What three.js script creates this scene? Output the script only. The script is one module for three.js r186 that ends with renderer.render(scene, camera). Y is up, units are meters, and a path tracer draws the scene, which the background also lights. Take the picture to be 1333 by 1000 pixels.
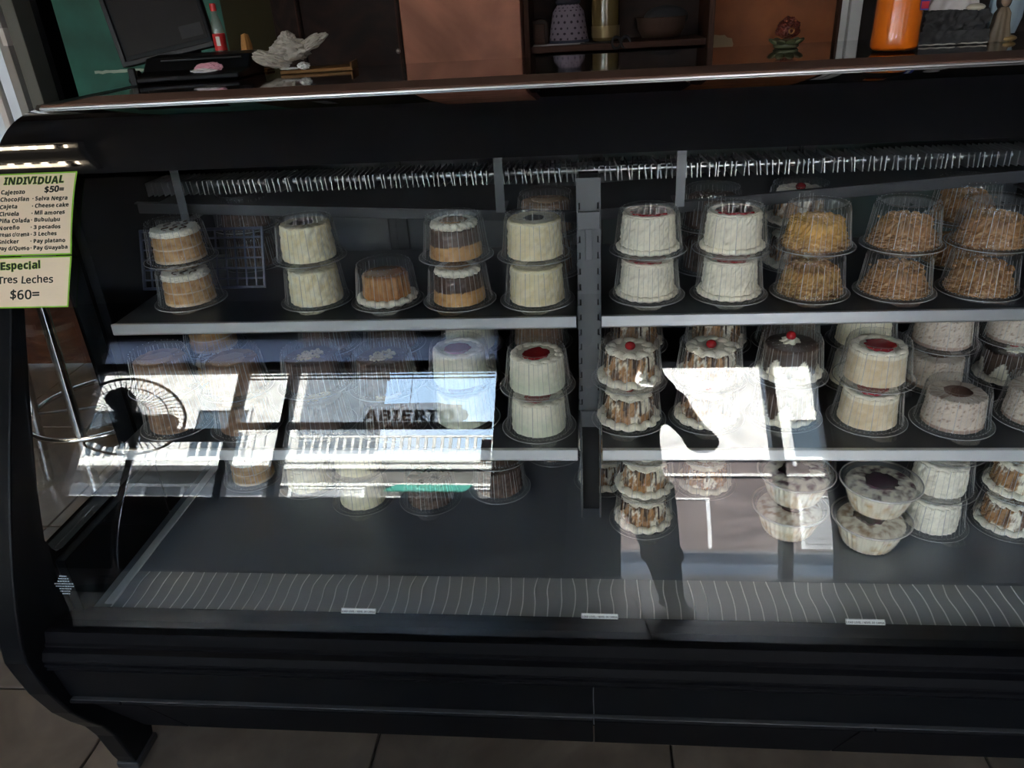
import * as THREE from 'three';
import { RoundedBoxGeometry } from 'three/addons/geometries/RoundedBoxGeometry.js';
import { mergeGeometries } from 'three/addons/utils/BufferGeometryUtils.js';
import { ImprovedNoise } from 'three/addons/math/ImprovedNoise.js';
import { MarchingCubes } from 'three/addons/objects/MarchingCubes.js';
import { RectAreaLightUniformsLib } from 'three/addons/lights/RectAreaLightUniformsLib.js';
import { FontLoader } from 'three/addons/loaders/FontLoader.js';
import { TextGeometry } from 'three/addons/geometries/TextGeometry.js';

// ---------------------------------------------------------------- camera, sky, sun, exposure
const scene = new THREE.Scene();
const camera = new THREE.PerspectiveCamera(53.13, 1333 / 1000, 0.005, 200);
camera.rotation.order = 'YXZ';
camera.rotation.set(-26.875 * Math.PI / 180, 6.56 * Math.PI / 180, -3.485 * Math.PI / 180);
camera.position.set(0, 1.41, 0);
const renderer = new THREE.WebGLRenderer({ antialias: true });
renderer.toneMapping = THREE.LinearToneMapping;
renderer.toneMappingExposure = 1.95;
renderer.shadowMap.enabled = true;
RectAreaLightUniformsLib.init();
const SKY = 9, SUN = 54;
const noise = new ImprovedNoise();
const fbm = (x, y, z, o = 4) => { let s = 0, a = 0.5; for (let i = 0; i < o; i++) { s += a * noise.noise(x, y, z); x *= 2.03; y *= 2.03; z *= 2.03; a *= 0.5; } return s; };
{
  const W = 512, H = 256, data = new Float32Array(W * H * 4);
  for (let j = 0; j < H; j++) for (let i = 0; i < W; i++) {
    const up = ((j + 0.5) / H - 0.5) * Math.PI, az = (i / W) * 2 * Math.PI, y = Math.sin(up), k = 1 / (0.18 + Math.max(0, y));
    const t = Math.pow(1 - Math.max(0, y), 3);
    const c = THREE.MathUtils.smoothstep(fbm(Math.cos(az) * Math.cos(up) * k * 0.9 + 7, 3, Math.sin(az) * Math.cos(up) * k * 0.9, 5), 0.0, 0.35) * 0.75;
    const blue = [0.42 + 0.36 * t, 0.66 + 0.24 * t, 1.0 + 0.02 * t];
    for (let q = 0; q < 3; q++) data[(j * W + i) * 4 + q] = SKY * (y < 0 ? [0.35, 0.33, 0.3][q] : blue[q] * (1 - c) + 1.15 * c);
    data[(j * W + i) * 4 + 3] = 1;
  }
  const t = new THREE.DataTexture(data, W, H, THREE.RGBAFormat, THREE.FloatType);
  t.mapping = THREE.EquirectangularReflectionMapping; t.magFilter = t.minFilter = THREE.LinearFilter; t.needsUpdate = true;
  scene.background = t;
}
const sun = new THREE.DirectionalLight(new THREE.Color(1, 0.95, 0.86), SUN);
sun.position.set(-5, 16, -8); sun.target.position.set(0, 0, 8);
sun.castShadow = true;
Object.assign(sun.shadow.camera, { left: -16, right: 16, top: 16, bottom: -16, near: 0.5, far: 60 });
sun.shadow.mapSize.set(2048, 2048);
scene.add(sun, sun.target);

// ---------------------------------------------------------------- helpers
let seed = 20240611;
const rnd = () => { seed |= 0; seed = (seed + 0x6D2B79F5) | 0; let t = Math.imul(seed ^ (seed >>> 15), 1 | seed); t = (t + Math.imul(t ^ (t >>> 7), 61 | t)) ^ t; return ((t ^ (t >>> 14)) >>> 0) / 4294967296; };
const taken = {};
const numbered = (n) => { const k = (taken[n] = (taken[n] ?? -1) + 1); return k ? n + '_' + String(k).padStart(3, '0') : n; };
const std = (r, g, b, rough = 0.6, metal = 0, extra = {}) => { const m = new THREE.MeshStandardMaterial({ roughness: rough, metalness: metal, ...extra }); m.color.setRGB(r, g, b); return m; };
const phys = (r, g, b, p) => { const m = new THREE.MeshPhysicalMaterial(p); m.color.setRGB(r, g, b); return m; };
const part = (name, geo, mat, parent) => { const m = new THREE.Mesh(geo, mat); m.name = name; m.castShadow = m.receiveShadow = true; parent.add(m); return m; };
function thing(name, label, category, pos = [0, 0, 0], turn = 0, group) {
  const o = new THREE.Group(); o.name = numbered(name); o.position.set(...pos); o.rotation.y = turn;
  o.userData = { label, category }; if (group) o.userData.group = group;
  scene.add(o); return o;
}
const structure = (name, geo, mat, parent) => { const m = part(name, geo, mat, parent ?? scene); if (!parent) { m.name = numbered(name); m.userData.kind = 'structure'; } return m; };
function box(w, h, d, x = 0, y = 0, z = 0, r = 0.002) {
  const g = r > 0 ? new RoundedBoxGeometry(w, h, d, 1, Math.min(r, w / 2.01, h / 2.01, d / 2.01)) : new THREE.BoxGeometry(w, h, d);
  return g.translate(x, y, z);
}
const span = (x0, x1, y0, y1, z0, z1, r = 0.002) => box(Math.abs(x1 - x0), Math.abs(y1 - y0), Math.abs(z1 - z0), (x0 + x1) / 2, (y0 + y1) / 2, (z0 + z1) / 2, r);
const clean = (g) => { g = g.index ? g.toNonIndexed() : g; for (const k of Object.keys(g.attributes)) if (k !== 'position' && k !== 'normal') g.deleteAttribute(k); return g; };
const join = (list) => mergeGeometries(list.map(clean));
function tube(pts, r, seg = 24, rad = 8, closed = false) { return new THREE.TubeGeometry(new THREE.CatmullRomCurve3(pts.map((p) => new THREE.Vector3(...p)), closed), seg, r, rad, closed); }
function rod(a, b, r, rad = 10) { return new THREE.TubeGeometry(new THREE.LineCurve3(new THREE.Vector3(...a), new THREE.Vector3(...b)), 1, r, rad); }
const lathe = (pts, seg = 48) => new THREE.LatheGeometry(pts.map((p) => new THREE.Vector2(...p)), seg);
// a polygon in the (z, y) plane swept along x from x0 to x1
function sweepX(poly, x0, x1, holes = [], bevel = 0) {
  const s = new THREE.Shape(poly.map(([z, y]) => new THREE.Vector2(z, y)));
  for (const h of holes) s.holes.push(new THREE.Path(h.map(([z, y]) => new THREE.Vector2(z, y))));
  const g = new THREE.ExtrudeGeometry(s, { depth: Math.abs(x1 - x0) - 2 * bevel, bevelEnabled: bevel > 0, bevelSize: bevel, bevelThickness: bevel, bevelOffset: -bevel, bevelSegments: 2, curveSegments: 8 });
  g.translate(0, 0, bevel); g.rotateY(-Math.PI / 2); // z' = x(shape), x' = -depth
  return g.translate(Math.max(x0, x1), 0, 0);
}
// a surface of revolution whose rings are [radius, height]; mod(theta, row, r, y) may bend it, col(theta, row, r, y) may colour it
function surf(rows, segs, mod, col) {
  const n = rows.length, P = [], C = [], I = [];
  rows.forEach(([r, y], i) => { for (let k = 0; k < segs; k++) {
    const th = (k / segs) * 2 * Math.PI, [rr, yy] = mod ? mod(th, i, r, y) : [r, y];
    P.push(rr * Math.cos(th), yy, rr * Math.sin(th)); if (col) C.push(...col(th, i, rr, yy));
  } });
  for (let i = 0; i < n - 1; i++) for (let k = 0; k < segs; k++) {
    const a = i * segs + k, b = i * segs + (k + 1) % segs, c = a + segs, d = b + segs;
    I.push(a, c, b, b, c, d);
  }
  const g = new THREE.BufferGeometry(); g.setAttribute('position', new THREE.Float32BufferAttribute(P, 3));
  if (col) g.setAttribute('color', new THREE.Float32BufferAttribute(C, 3));
  g.setIndex(I); g.computeVertexNormals(); return g;
}
const rnoise = (th, y, f, s) => fbm(Math.cos(th) * f + s, y * f * 20 + s, Math.sin(th) * f - s, 3);
const mix = (a, b, t) => a.map((v, i) => v + (b[i] - v) * Math.min(1, Math.max(0, t)));
function canvasTexture(w, h, draw, repeat) {
  const c = document.createElement('canvas'); c.width = w; c.height = h; draw(c.getContext('2d'), w, h);
  const t = new THREE.CanvasTexture(c); t.colorSpace = THREE.SRGBColorSpace; t.anisotropy = 8;
  if (repeat) { t.wrapS = t.wrapT = THREE.RepeatWrapping; t.repeat.set(...repeat); }
  return t;
}
function noiseTexture(n, f, lo, hi, sx = 1, sy = 1) {
  const d = new Uint8Array(n * n * 4);
  for (let j = 0; j < n; j++) for (let i = 0; i < n; i++) {
    const u = (i / n) * 2 * Math.PI, v = (j / n) * 2 * Math.PI;
    const k = 0.5 + 0.9 * fbm(Math.cos(u) * f * sx + 11, Math.sin(u) * f * sx + Math.cos(v) * f * sy, Math.sin(v) * f * sy + 5, 5);
    const q = Math.max(0, Math.min(255, lo + (hi - lo) * k)); d.set([q, q, q, 255], (j * n + i) * 4);
  }
  const t = new THREE.DataTexture(d, n, n); t.magFilter = t.minFilter = THREE.LinearFilter; t.wrapS = t.wrapT = THREE.RepeatWrapping; t.colorSpace = THREE.SRGBColorSpace; t.needsUpdate = true; return t;
}
function worldUV(g, s) { // box-projected uv in metres
  g = g.index ? g.toNonIndexed() : g; const p = g.attributes.position, nn = g.attributes.normal, uv = [];
  for (let i = 0; i < p.count; i++) {
    const ax = Math.abs(nn.getX(i)), ay = Math.abs(nn.getY(i)), az = Math.abs(nn.getZ(i));
    if (ay >= ax && ay >= az) uv.push(p.getX(i) / s, p.getZ(i) / s); else if (ax >= az) uv.push(p.getZ(i) / s, p.getY(i) / s); else uv.push(p.getX(i) / s, p.getY(i) / s);
  }
  g.setAttribute('uv', new THREE.Float32BufferAttribute(uv, 2)); return g;
}

// ---------------------------------------------------------------- materials
const stain = noiseTexture(256, 1.6, 175, 255), woodGrain = noiseTexture(256, 1.5, 120, 255, 0.5, 5), smear = noiseTexture(256, 2.2, 110, 255);
const M = {
  blackPaint: phys(0.0035, 0.004, 0.005, { roughness: 0.36, specularIntensity: 0.22 }), blackSatin: phys(0.004, 0.0042, 0.005, { roughness: 0.45, specularIntensity: 0.2 }), blackGloss: phys(0.003, 0.003, 0.004, { roughness: 0.03, ior: 2.0 }),
  bumper: phys(0.004, 0.004, 0.005, { roughness: 0.6, specularIntensity: 0.12 }), rubber: std(0.01, 0.01, 0.011, 0.7),
  steel: std(0.62, 0.63, 0.65, 0.32, 1), brushed: std(0.66, 0.67, 0.69, 0.38, 0.9), finMetal: std(0.5, 0.51, 0.52, 0.34, 0.9), alu: std(0.75, 0.76, 0.78, 0.3, 1), galvanised: std(0.17, 0.175, 0.185, 0.45, 0.6), postMetal: std(0.15, 0.155, 0.16, 0.36, 0.7), edgeBright: std(0.85, 0.85, 0.86, 0.4, 0.55),
  deck: std(0.2, 0.215, 0.245, 0.3, 0.45), grille: std(0.3, 0.305, 0.31, 0.5, 0.3), tray: std(0.055, 0.057, 0.062, 0.5, 0.4), rib: std(0.72, 0.72, 0.7, 0.5),
  shelf: std(0.05, 0.053, 0.058, 0.3, 0.3), inner: std(0.085, 0.09, 0.097, 0.5), innerGreen: std(0.035, 0.06, 0.054, 0.35),
  counter: phys(0.012, 0.009, 0.008, { roughness: 0.07, clearcoat: 0.5, clearcoatRoughness: 0.03 }), trim: phys(0.17, 0.095, 0.07, { roughness: 0.7, specularIntensity: 0.4 }),
  glass: phys(0.97, 0.985, 0.98, { transmission: 1, roughness: 0, thickness: 0, ior: 1.64 }),
  pane: phys(0.97, 0.985, 0.98, { transmission: 1, roughness: 0, thickness: 0, ior: 1.5 }),
  clear: phys(0.97, 0.97, 0.97, { transmission: 0.985, roughness: 0.012, thickness: 0, ior: 1.42 }),
  glintRib: phys(0.95, 0.95, 0.95, { transmission: 0.62, roughness: 0.25, thickness: 0, ior: 1.6 }),
  clearLid: phys(0.97, 0.97, 0.965, { transmission: 0.96, roughness: 0.05, thickness: 0, ior: 1.5 }),
  frosted: phys(0.75, 0.8, 0.82, { transmission: 0.45, roughness: 1, thickness: 0 }),
  blind: phys(0.6, 0.66, 0.78, { transmission: 0.62, roughness: 1, thickness: 0 }),
  cake: new THREE.MeshStandardMaterial({ vertexColors: true, roughness: 0.75 }), cakeWet: phys(1, 1, 1, { vertexColors: true, roughness: 0.3, clearcoat: 0.3, clearcoatRoughness: 0.25 }),
  cream: std(0.88, 0.82, 0.68, 0.55), creamYellow: std(0.84, 0.74, 0.46, 0.6), choc: std(0.05, 0.022, 0.012, 0.4), chocPale: std(0.16, 0.075, 0.035, 0.5), caramel: phys(0.4, 0.17, 0.05, { roughness: 0.22, clearcoat: 0.5 }),
  red: phys(0.42, 0.012, 0.018, { roughness: 0.18, clearcoat: 0.6 }), pink: phys(0.5, 0.17, 0.17, { roughness: 0.25, clearcoat: 0.4 }), nut: std(0.66, 0.5, 0.27, 0.75), crumb: std(0.37, 0.175, 0.055, 0.8), crumbGold: std(0.6, 0.33, 0.07, 0.8), purple: phys(0.05, 0.008, 0.02, { roughness: 0.15, clearcoat: 0.6 }),
  teal: std(0.016, 0.125, 0.095, 0.7, 0, { map: stain }), olive: phys(0.028, 0.023, 0.011, { roughness: 0.8, specularIntensity: 0.2 }), salmon: std(0.58, 0.235, 0.15, 0.75, 0, { map: stain }), orange: std(0.4, 0.115, 0.03, 0.7, 0, { map: stain }),
  darkWood: phys(0.04, 0.017, 0.012, { roughness: 0.55, specularIntensity: 0.3, map: woodGrain }), wood: phys(0.1, 0.038, 0.022, { roughness: 0.55, specularIntensity: 0.3, map: woodGrain }), paleWood: phys(0.36, 0.17, 0.055, { roughness: 0.55, specularIntensity: 0.3, map: woodGrain }),
  greyPaint: std(0.25, 0.25, 0.24, 0.6), whitePaint: std(0.55, 0.54, 0.52, 0.6), plaster: std(0.22, 0.2, 0.18, 0.8, 0, { map: stain }), darkWall: phys(0.035, 0.028, 0.024, { roughness: 0.85, specularIntensity: 0.2, map: stain }), ceiling: std(0.2, 0.19, 0.18, 0.85),
  tile: std(0.14, 0.108, 0.082, 0.36, 0, { map: stain }), tileB: std(0.13, 0.103, 0.08, 0.38, 0, { map: stain }), grout: std(0.05, 0.045, 0.04, 0.9),
  chrome: std(0.75, 0.75, 0.76, 0.14, 1), wire: std(0.03, 0.03, 0.032, 0.4, 0.4),
  asphalt: std(0.1, 0.1, 0.105, 0.9, 0, { map: stain }), concrete: std(0.34, 0.335, 0.33, 0.85, 0, { map: stain }), facade: std(0.82, 0.8, 0.76, 0.85, 0, { map: stain }), facadeB: std(0.72, 0.66, 0.58, 0.85, 0, { map: stain }), facadePink: std(0.74, 0.52, 0.45, 0.85),
};
M.wirePane = M.pane;

// ---------------------------------------------------------------- the curved front glass: its profile as (y, z), a natural spline
const PROFILE = (() => {
  const P = [[1.263, -1.39], [1.2565, -1.348], [1.243, -1.308], [1.2, -1.2515], [0.987, -1.126], [0.752, -1.02], [0.61, -0.967], [0.48, -0.937], [0.445, -0.933]];
  const n = P.length, t = [0]; for (let i = 1; i < n; i++) t.push(t[i - 1] + Math.hypot(P[i][0] - P[i - 1][0], P[i][1] - P[i - 1][1]));
  const h = t.slice(1).map((v, i) => v - t[i]);
  const m = [0, 1].map((c) => { const a = Array(n).fill(0), b = Array(n).fill(1), d = Array(n).fill(0), e = Array(n).fill(0);
    for (let i = 1; i < n - 1; i++) { a[i] = h[i - 1]; b[i] = 2 * (h[i - 1] + h[i]); d[i] = h[i]; e[i] = 6 * ((P[i + 1][c] - P[i][c]) / h[i] - (P[i][c] - P[i - 1][c]) / h[i - 1]); }
    for (let i = 1; i < n; i++) { const w = a[i] / b[i - 1]; b[i] -= w * d[i - 1]; e[i] -= w * e[i - 1]; }
    const x = Array(n); x[n - 1] = e[n - 1] / b[n - 1]; for (let i = n - 2; i >= 0; i--) x[i] = (e[i] - d[i] * x[i + 1]) / b[i]; return x; });
  const out = [];
  for (let k = 0; k <= 160; k++) { const s = (k / 160) * t[n - 1]; let i = 0; while (i < n - 2 && s > t[i + 1]) i++;
    const A = (t[i + 1] - s) / h[i], B = (s - t[i]) / h[i];
    out.push([0, 1].map((c) => A * P[i][c] + B * P[i + 1][c] + ((A ** 3 - A) * m[c][i] + (B ** 3 - B) * m[c][i + 1]) * h[i] ** 2 / 6)); }
  return out;
})();
function glassAt(y, off = 0) { // point of the glass at height y, pushed out along its normal
  let k = 0; while (k < PROFILE.length - 2 && PROFILE[k + 1][0] > y) k++;
  const [a, b] = [PROFILE[k], PROFILE[k + 1]], f = Math.min(1, Math.max(0, (a[0] - y) / (a[0] - b[0] || 1)));
  const dy = b[0] - a[0], dz = b[1] - a[1], l = Math.hypot(dy, dz);
  return [y + (dz / l) * off, a[1] + (b[1] - a[1]) * f - (dy / l) * off];
}
// a sheet that follows the glass from height y0 down to y1
function glassSheet(x0, x1, y0, y1, off = 0, rows = 60, cols = 1, skew = 0) {
  const P = [], U = [], I = [];
  for (let i = 0; i <= rows; i++) { const f = i / rows, [y, z] = glassAt(y0 + (y1 - y0) * f, off);
    for (let k = 0; k <= cols; k++) { const u = k / cols; P.push(x0 + (x1 - x0) * u + skew * f * u, y, z); U.push(u, 1 - f); } }
  for (let i = 0; i < rows; i++) for (let k = 0; k < cols; k++) { const a = i * (cols + 1) + k, c = a + cols + 1; I.push(a, c, a + 1, a + 1, c, c + 1); }
  const g = new THREE.BufferGeometry(); g.setAttribute('position', new THREE.Float32BufferAttribute(P, 3)); g.setAttribute('uv', new THREE.Float32BufferAttribute(U, 2)); g.setIndex(I); g.computeVertexNormals(); return g;
}

// ---------------------------------------------------------------- the room
const RX0 = -3.7, RX1 = 3.2, RZ0 = -2.95, RZ1 = 2.2, CEIL = 2.78;
{ // floor of large tiles
  const floor = structure('floor', span(RX0 - 0.2, RX1 + 0.2, -0.12, -0.012, RZ0 - 0.3, RZ1 + 0.16, 0), M.grout);
  const P = 0.62, g = worldUV(new RoundedBoxGeometry(P - 0.005, 0.014, P - 0.005, 2, 0.003), 0.8);
  for (let i = -4; i < 8; i++) for (let j = -3; j < 6; j++) {
    const x = -1.081 + (i + 0.5) * P, z = -1.19 + (j + 0.5) * P; if (x < RX0 - 0.3 || x > RX1 + 0.3 || z > RZ1 + 0.1 || z < RZ0 - 0.3) continue;
    const t = part('tile', g, rnd() < 0.5 ? M.tile : M.tileB, floor); t.position.set(x, -0.007, z); t.rotation.y = Math.floor(rnd() * 4) * Math.PI / 2;
  }
}
structure('ceiling', span(RX0 - 0.2, RX1 + 0.2, CEIL, CEIL + 0.2, RZ0 - 0.3, RZ1 + 0.16, 0), M.ceiling);
structure('wall_left', span(RX0 - 0.2, RX0, 0, CEIL, RZ0 - 0.3, RZ1 + 0.16, 0), M.darkWall);
structure('wall_right', span(RX1, RX1 + 0.2, 0, CEIL, RZ0 - 0.3, RZ1 + 0.16, 0), M.plaster);
{ // back wall, painted in sections: teal, olive, orange; an open doorway and a glazed door to its side
  const sec = (x0, x1, y0, y1, m) => structure('wall_back', worldUV(span(x0, x1, y0, y1, RZ0 - 0.2, RZ0, 0), 1.3), m);
  sec(RX0, -3.05, 0, CEIL, M.darkWall); sec(-3.05, -2.08, 2.2, CEIL, M.darkWall);
  sec(-2.08, -1.93, 2.2, CEIL, M.darkWall);
  sec(-1.93, -1.3, 0, CEIL, M.teal); sec(-1.3, -0.2, 0, CEIL, M.olive); sec(-0.2, 0.395, 0, CEIL, M.darkWood); sec(0.395, 0.835, 0, CEIL, M.orange); sec(0.835, RX1, 0, CEIL, M.darkWall);
  // niche behind the doorway slit
  structure('wall_niche', join([span(-2.1, -1.9, 0, 2.25, RZ0 - 0.9, RZ0 - 0.85, 0), span(-2.12, -2.09, 0, 2.25, RZ0 - 0.9, RZ0 - 0.15, 0), span(-1.93, -1.9, 0, 2.25, RZ0 - 0.9, RZ0 - 0.2, 0), span(-2.12, -1.9, 2.22, 2.27, RZ0 - 0.9, RZ0 - 0.18, 0)]), M.blackSatin);
  structure('column', worldUV(span(-0.578, -0.203, 0, CEIL, RZ0, -2.6, 0.006), 1.1), M.salmon);
  const chip = new THREE.Shape(); for (let k = 0; k < 22; k++) { const a = k / 22 * 6.2832, r = 1 + 0.25 * noise.noise(k * 0.9, 2, 0); chip[k ? 'lineTo' : 'moveTo'](Math.cos(a) * 0.055 * r, Math.sin(a) * 0.032 * r); }
  const wallBack = scene.children.filter((o) => o.name.startsWith('wall_back'));
  part('paint_chip', new THREE.ExtrudeGeometry(chip, { depth: 0.001, bevelEnabled: false }).translate(0.445, 1.215, RZ0), std(0.36, 0.25, 0.15, 0.9), wallBack[6]);
  const scrape = new THREE.Shape(); for (let k = 0; k <= 16; k++) scrape[k ? 'lineTo' : 'moveTo'](-1.84 + k * 0.015, 1.238 + 0.004 * noise.noise(k * 0.8, 1, 1)); for (let k = 16; k >= 0; k--) scrape.lineTo(-1.84 + k * 0.015, 1.228 + 0.005 * noise.noise(k * 0.7, 4, 1));
  part('paint_scrape', new THREE.ExtrudeGeometry(scrape, { depth: 0.001, bevelEnabled: false }).translate(0, 0, RZ0), std(0.32, 0.4, 0.33, 0.9), wallBack[3]);
  // glazed aluminium door to the yard
  structure('added_yard', join([span(-4.2, -0.9, -0.2, -0.01, -4.6, RZ0 - 0.2, 0), span(-4.2, -0.9, 0, 3.2, -4.7, -4.6, 0), span(-4.2, -4.1, 0, 3.2, -4.6, RZ0 - 0.3, 0), span(-1.0, -0.9, 0, 3.2, -4.6, RZ0 - 0.9, 0), span(-4.2, -0.9, 3.0, 3.2, -4.35, RZ0 - 0.3, 0)]), M.whitePaint);  // walls and roof slab added to keep the sun off the door pane
  const d = structure('door_1', join([span(-3.05, -3.0, 0, 2.2, RZ0 - 0.1, RZ0, 0.003), span(-2.13, -2.08, 0, 2.2, RZ0 - 0.1, RZ0, 0.003), span(-3.05, -2.08, 2.15, 2.2, RZ0 - 0.1, RZ0, 0.003)]), std(0.1, 0.11, 0.1, 0.6));
  part('door_stile', span(-2.2, -2.165, 0.02, 2.14, RZ0 - 0.06, RZ0 - 0.02), M.greyPaint, d); part('door_stile', span(-2.99, -2.94, 0.02, 2.14, RZ0 - 0.06, RZ0 - 0.02), M.whitePaint, d);
  part('door_rail', span(-2.94, -2.2, 0.02, 0.95, RZ0 - 0.06, RZ0 - 0.02), M.wood, d); part('door_rail', span(-2.94, -2.2, 2.05, 2.14, RZ0 - 0.06, RZ0 - 0.02), M.whitePaint, d);
  part('muntin', span(-2.29, -2.265, 0.95, 2.05, RZ0 - 0.055, RZ0 - 0.025), M.whitePaint, d);
  part('pane', span(-2.94, -2.2, 0.95, 2.05, RZ0 - 0.043, RZ0 - 0.039, 0), M.pane, d);
  part('door_latch', span(-2.155, -2.135, 1.34, 1.4, RZ0 - 0.02, RZ0 + 0.02), M.whitePaint, d);
  const j = structure('trim_1', join([span(0.835, 0.862, 0, 2.3, RZ0, RZ0 + 0.03, 0.004), span(0.862, 0.9, 0, 2.3, RZ0, RZ0 + 0.05, 0.003)]), M.whitePaint); j.userData.label = 'white door jamb beside the orange wall';
  part('paint_edge', span(0.828, 0.838, 0, 2.3, RZ0, RZ0 + 0.036), M.wood, j);
  structure('trim_2', join([span(-1.075, -1.03, 0, 2.4, RZ0, RZ0 + 0.04, 0.004)]), std(0.13, 0.12, 0.11, 0.6));
}
{ // shop front behind the camera: window to one side, an open doorway and a side light, all seen mirrored in the case glass
  const f = (x0, x1, y0, y1) => structure('wall_front', worldUV(span(x0, x1, y0, y1, RZ1, RZ1 + 0.15, 0), 1.2), M.darkWall);
  f(RX0, -3.3, 0, CEIL); f(-3.3, -0.55, 0, 1.05); f(-3.3, -0.55, 2.62, CEIL); f(-0.55, 0.12, 0, CEIL); f(0.12, 1.38, 2.62, CEIL); f(1.38, RX1, 0, CEIL);
  const fr = std(0.025, 0.025, 0.028, 0.4, 0.3), w = structure('window_1', join([span(-3.3, -0.55, 1.05, 1.09, RZ1 + 0.03, RZ1 + 0.11), span(-3.3, -0.55, 2.34, 2.4, RZ1 + 0.03, RZ1 + 0.11), span(-3.3, -0.55, 2.58, 2.62, RZ1 + 0.03, RZ1 + 0.11), span(-3.3, -3.26, 1.05, 2.62, RZ1 + 0.03, RZ1 + 0.11), span(-0.59, -0.55, 1.05, 2.62, RZ1 + 0.03, RZ1 + 0.11)]), fr);
  for (const x of [-2.26, -1.92]) part('mullion', span(x - 0.025, x + 0.025, 1.09, 2.34, RZ1 + 0.03, RZ1 + 0.11), fr, w);
  for (const [a, b] of [[-3.26, -2.285], [-2.235, -1.945], [-1.895, -0.59]]) part('pane', span(a, b, 1.09, 2.34, RZ1 + 0.068, RZ1 + 0.074, 0), M.pane, w);
  part('transom_blind', span(-3.26, -0.59, 2.4, 2.58, RZ1 + 0.068, RZ1 + 0.074, 0), M.blind, w);
  for (const y of [2.27, 2.3, 2.33]) part('security_bar', rod([-2.24, y, RZ1 + 0.05], [-0.6, y, RZ1 + 0.05], 0.006), fr, w);
  part('mid_rail', span(-3.26, -2.285, 1.7, 1.83, RZ1 + 0.045, RZ1 + 0.06), fr, w); part('mid_rail', span(-2.235, -0.6, 1.815, 1.885, RZ1 + 0.035, RZ1 + 0.05), fr, w);
  part('red_edge_strip', span(-0.66, -0.6, 1.5, 1.72, RZ1 + 0.05, RZ1 + 0.062), std(0.5, 0.03, 0.06, 0.5), w);
  const d = structure('door_2', join([span(0.12, 0.16, 0, 2.42, RZ1 + 0.02, RZ1 + 0.13), span(1.04, 1.1, 0, 2.42, RZ1 + 0.02, RZ1 + 0.13), span(1.34, 1.38, 0, 2.42, RZ1 + 0.02, RZ1 + 0.13), span(0.12, 1.38, 2.36, 2.42, RZ1 + 0.02, RZ1 + 0.13)]), fr);
  part('side_light_pane', span(1.1, 1.34, 0.02, 2.36, RZ1 + 0.07, RZ1 + 0.076, 0), M.pane, d);
  part('transom_panel', span(0.12, 1.38, 2.42, 2.62, RZ1 + 0.05, RZ1 + 0.1, 0), M.darkWall, d);
}
structure('added_upper_storey', span(RX0 - 0.2, RX1 + 0.2, CEIL + 0.2, 6.4, -1.5, RZ1 + 0.16, 0), M.facadeB);  // unseen upper storey, added so the shop shades the sidewalk
// ---------------------------------------------------------------- the street outside
structure('street', worldUV(span(-30, 30, -0.3, -0.06, 4.3, 40, 0), 2), M.asphalt);
structure('sidewalk', worldUV(span(-30, 30, -0.3, -0.01, RZ1 + 0.17, 4.3, 0.01), 2), M.concrete);
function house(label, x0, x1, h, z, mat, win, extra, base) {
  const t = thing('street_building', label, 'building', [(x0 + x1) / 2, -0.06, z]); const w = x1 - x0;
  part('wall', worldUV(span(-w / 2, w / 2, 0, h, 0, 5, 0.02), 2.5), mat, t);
  if (base) { part('darker_base', span(-w / 2 - 0.01, w / 2 + 0.01, 0, base[0], -0.015, 1, 0.004), base[1], t); for (const y of [base[0], base[0] - 0.55]) part('ledge', span(-w / 2 - 0.05, w / 2 + 0.05, y, y + 0.1, -0.09, 0.5, 0.01), mat, t); }  // lower storey in a darker tone than the wall above
  part('parapet', span(-w / 2 - 0.06, w / 2 + 0.06, h, h + 0.22, -0.06, 5, 0.02), M.facade, t);
  const fm = std(0.5, 0.5, 0.5, 0.5), gm = std(0.05, 0.07, 0.09, 0.12), sm = std(0.28, 0.28, 0.29, 0.6, 0.2);
  for (const [wx, wy, ww, wh, kind] of win) {
    const f = part(kind === 'shutter' ? 'shutter' : 'window', join([span(wx - ww / 2 - 0.06, wx - ww / 2, wy, wy + wh, -0.05, 0.03), span(wx + ww / 2, wx + ww / 2 + 0.06, wy, wy + wh, -0.05, 0.03), span(wx - ww / 2 - 0.06, wx + ww / 2 + 0.06, wy + wh, wy + wh + 0.07, -0.06, 0.03)]), fm, t);
    if (kind === 'shutter') for (let k = 0; k < 9; k++) part('slat', span(wx - ww / 2, wx + ww / 2, wy + (k * wh) / 9, wy + ((k + 0.9) * wh) / 9, -0.03, 0.01, 0.004), sm, f);
    else part('pane', span(wx - ww / 2, wx + ww / 2, wy, wy + wh, -0.012, 0.02, 0), gm, f);
  }
  extra?.(t, w); return t;
}
const rail = (t, a, b, y0, y1, z, n) => { const r = part('railing', join([span(a, b, y1 - 0.05, y1, z - 0.03, z + 0.03), span(a, b, y0, y0 + 0.05, z - 0.03, z + 0.03)]), M.facade, t); for (let k = 0; k <= n; k++) part('baluster', span(a + ((b - a) * k) / n - 0.025, a + ((b - a) * k) / n + 0.025, y0, y1, z - 0.02, z + 0.02, 0.004), M.facade, r); };
house('tall white building with a balcony across the street', -9.6, -5.0, 7.6, 10, M.facade, [[-1.2, 3.5, 0.9, 1.3], [0.9, 3.5, 0.9, 1.3], [-1, 0.1, 1.6, 2.4, 'shutter'], [1.2, 0.1, 1.3, 2.4, 'shutter']], (t, w) => { part('balcony', span(-w / 2, w / 2, 3.0, 3.16, -0.9, 0), M.facade, t); rail(t, -w / 2, w / 2, 3.16, 4.0, -0.85, 26); }, [3.0, std(0.2, 0.2, 0.2, 0.85, 0, { map: stain })]);
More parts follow.
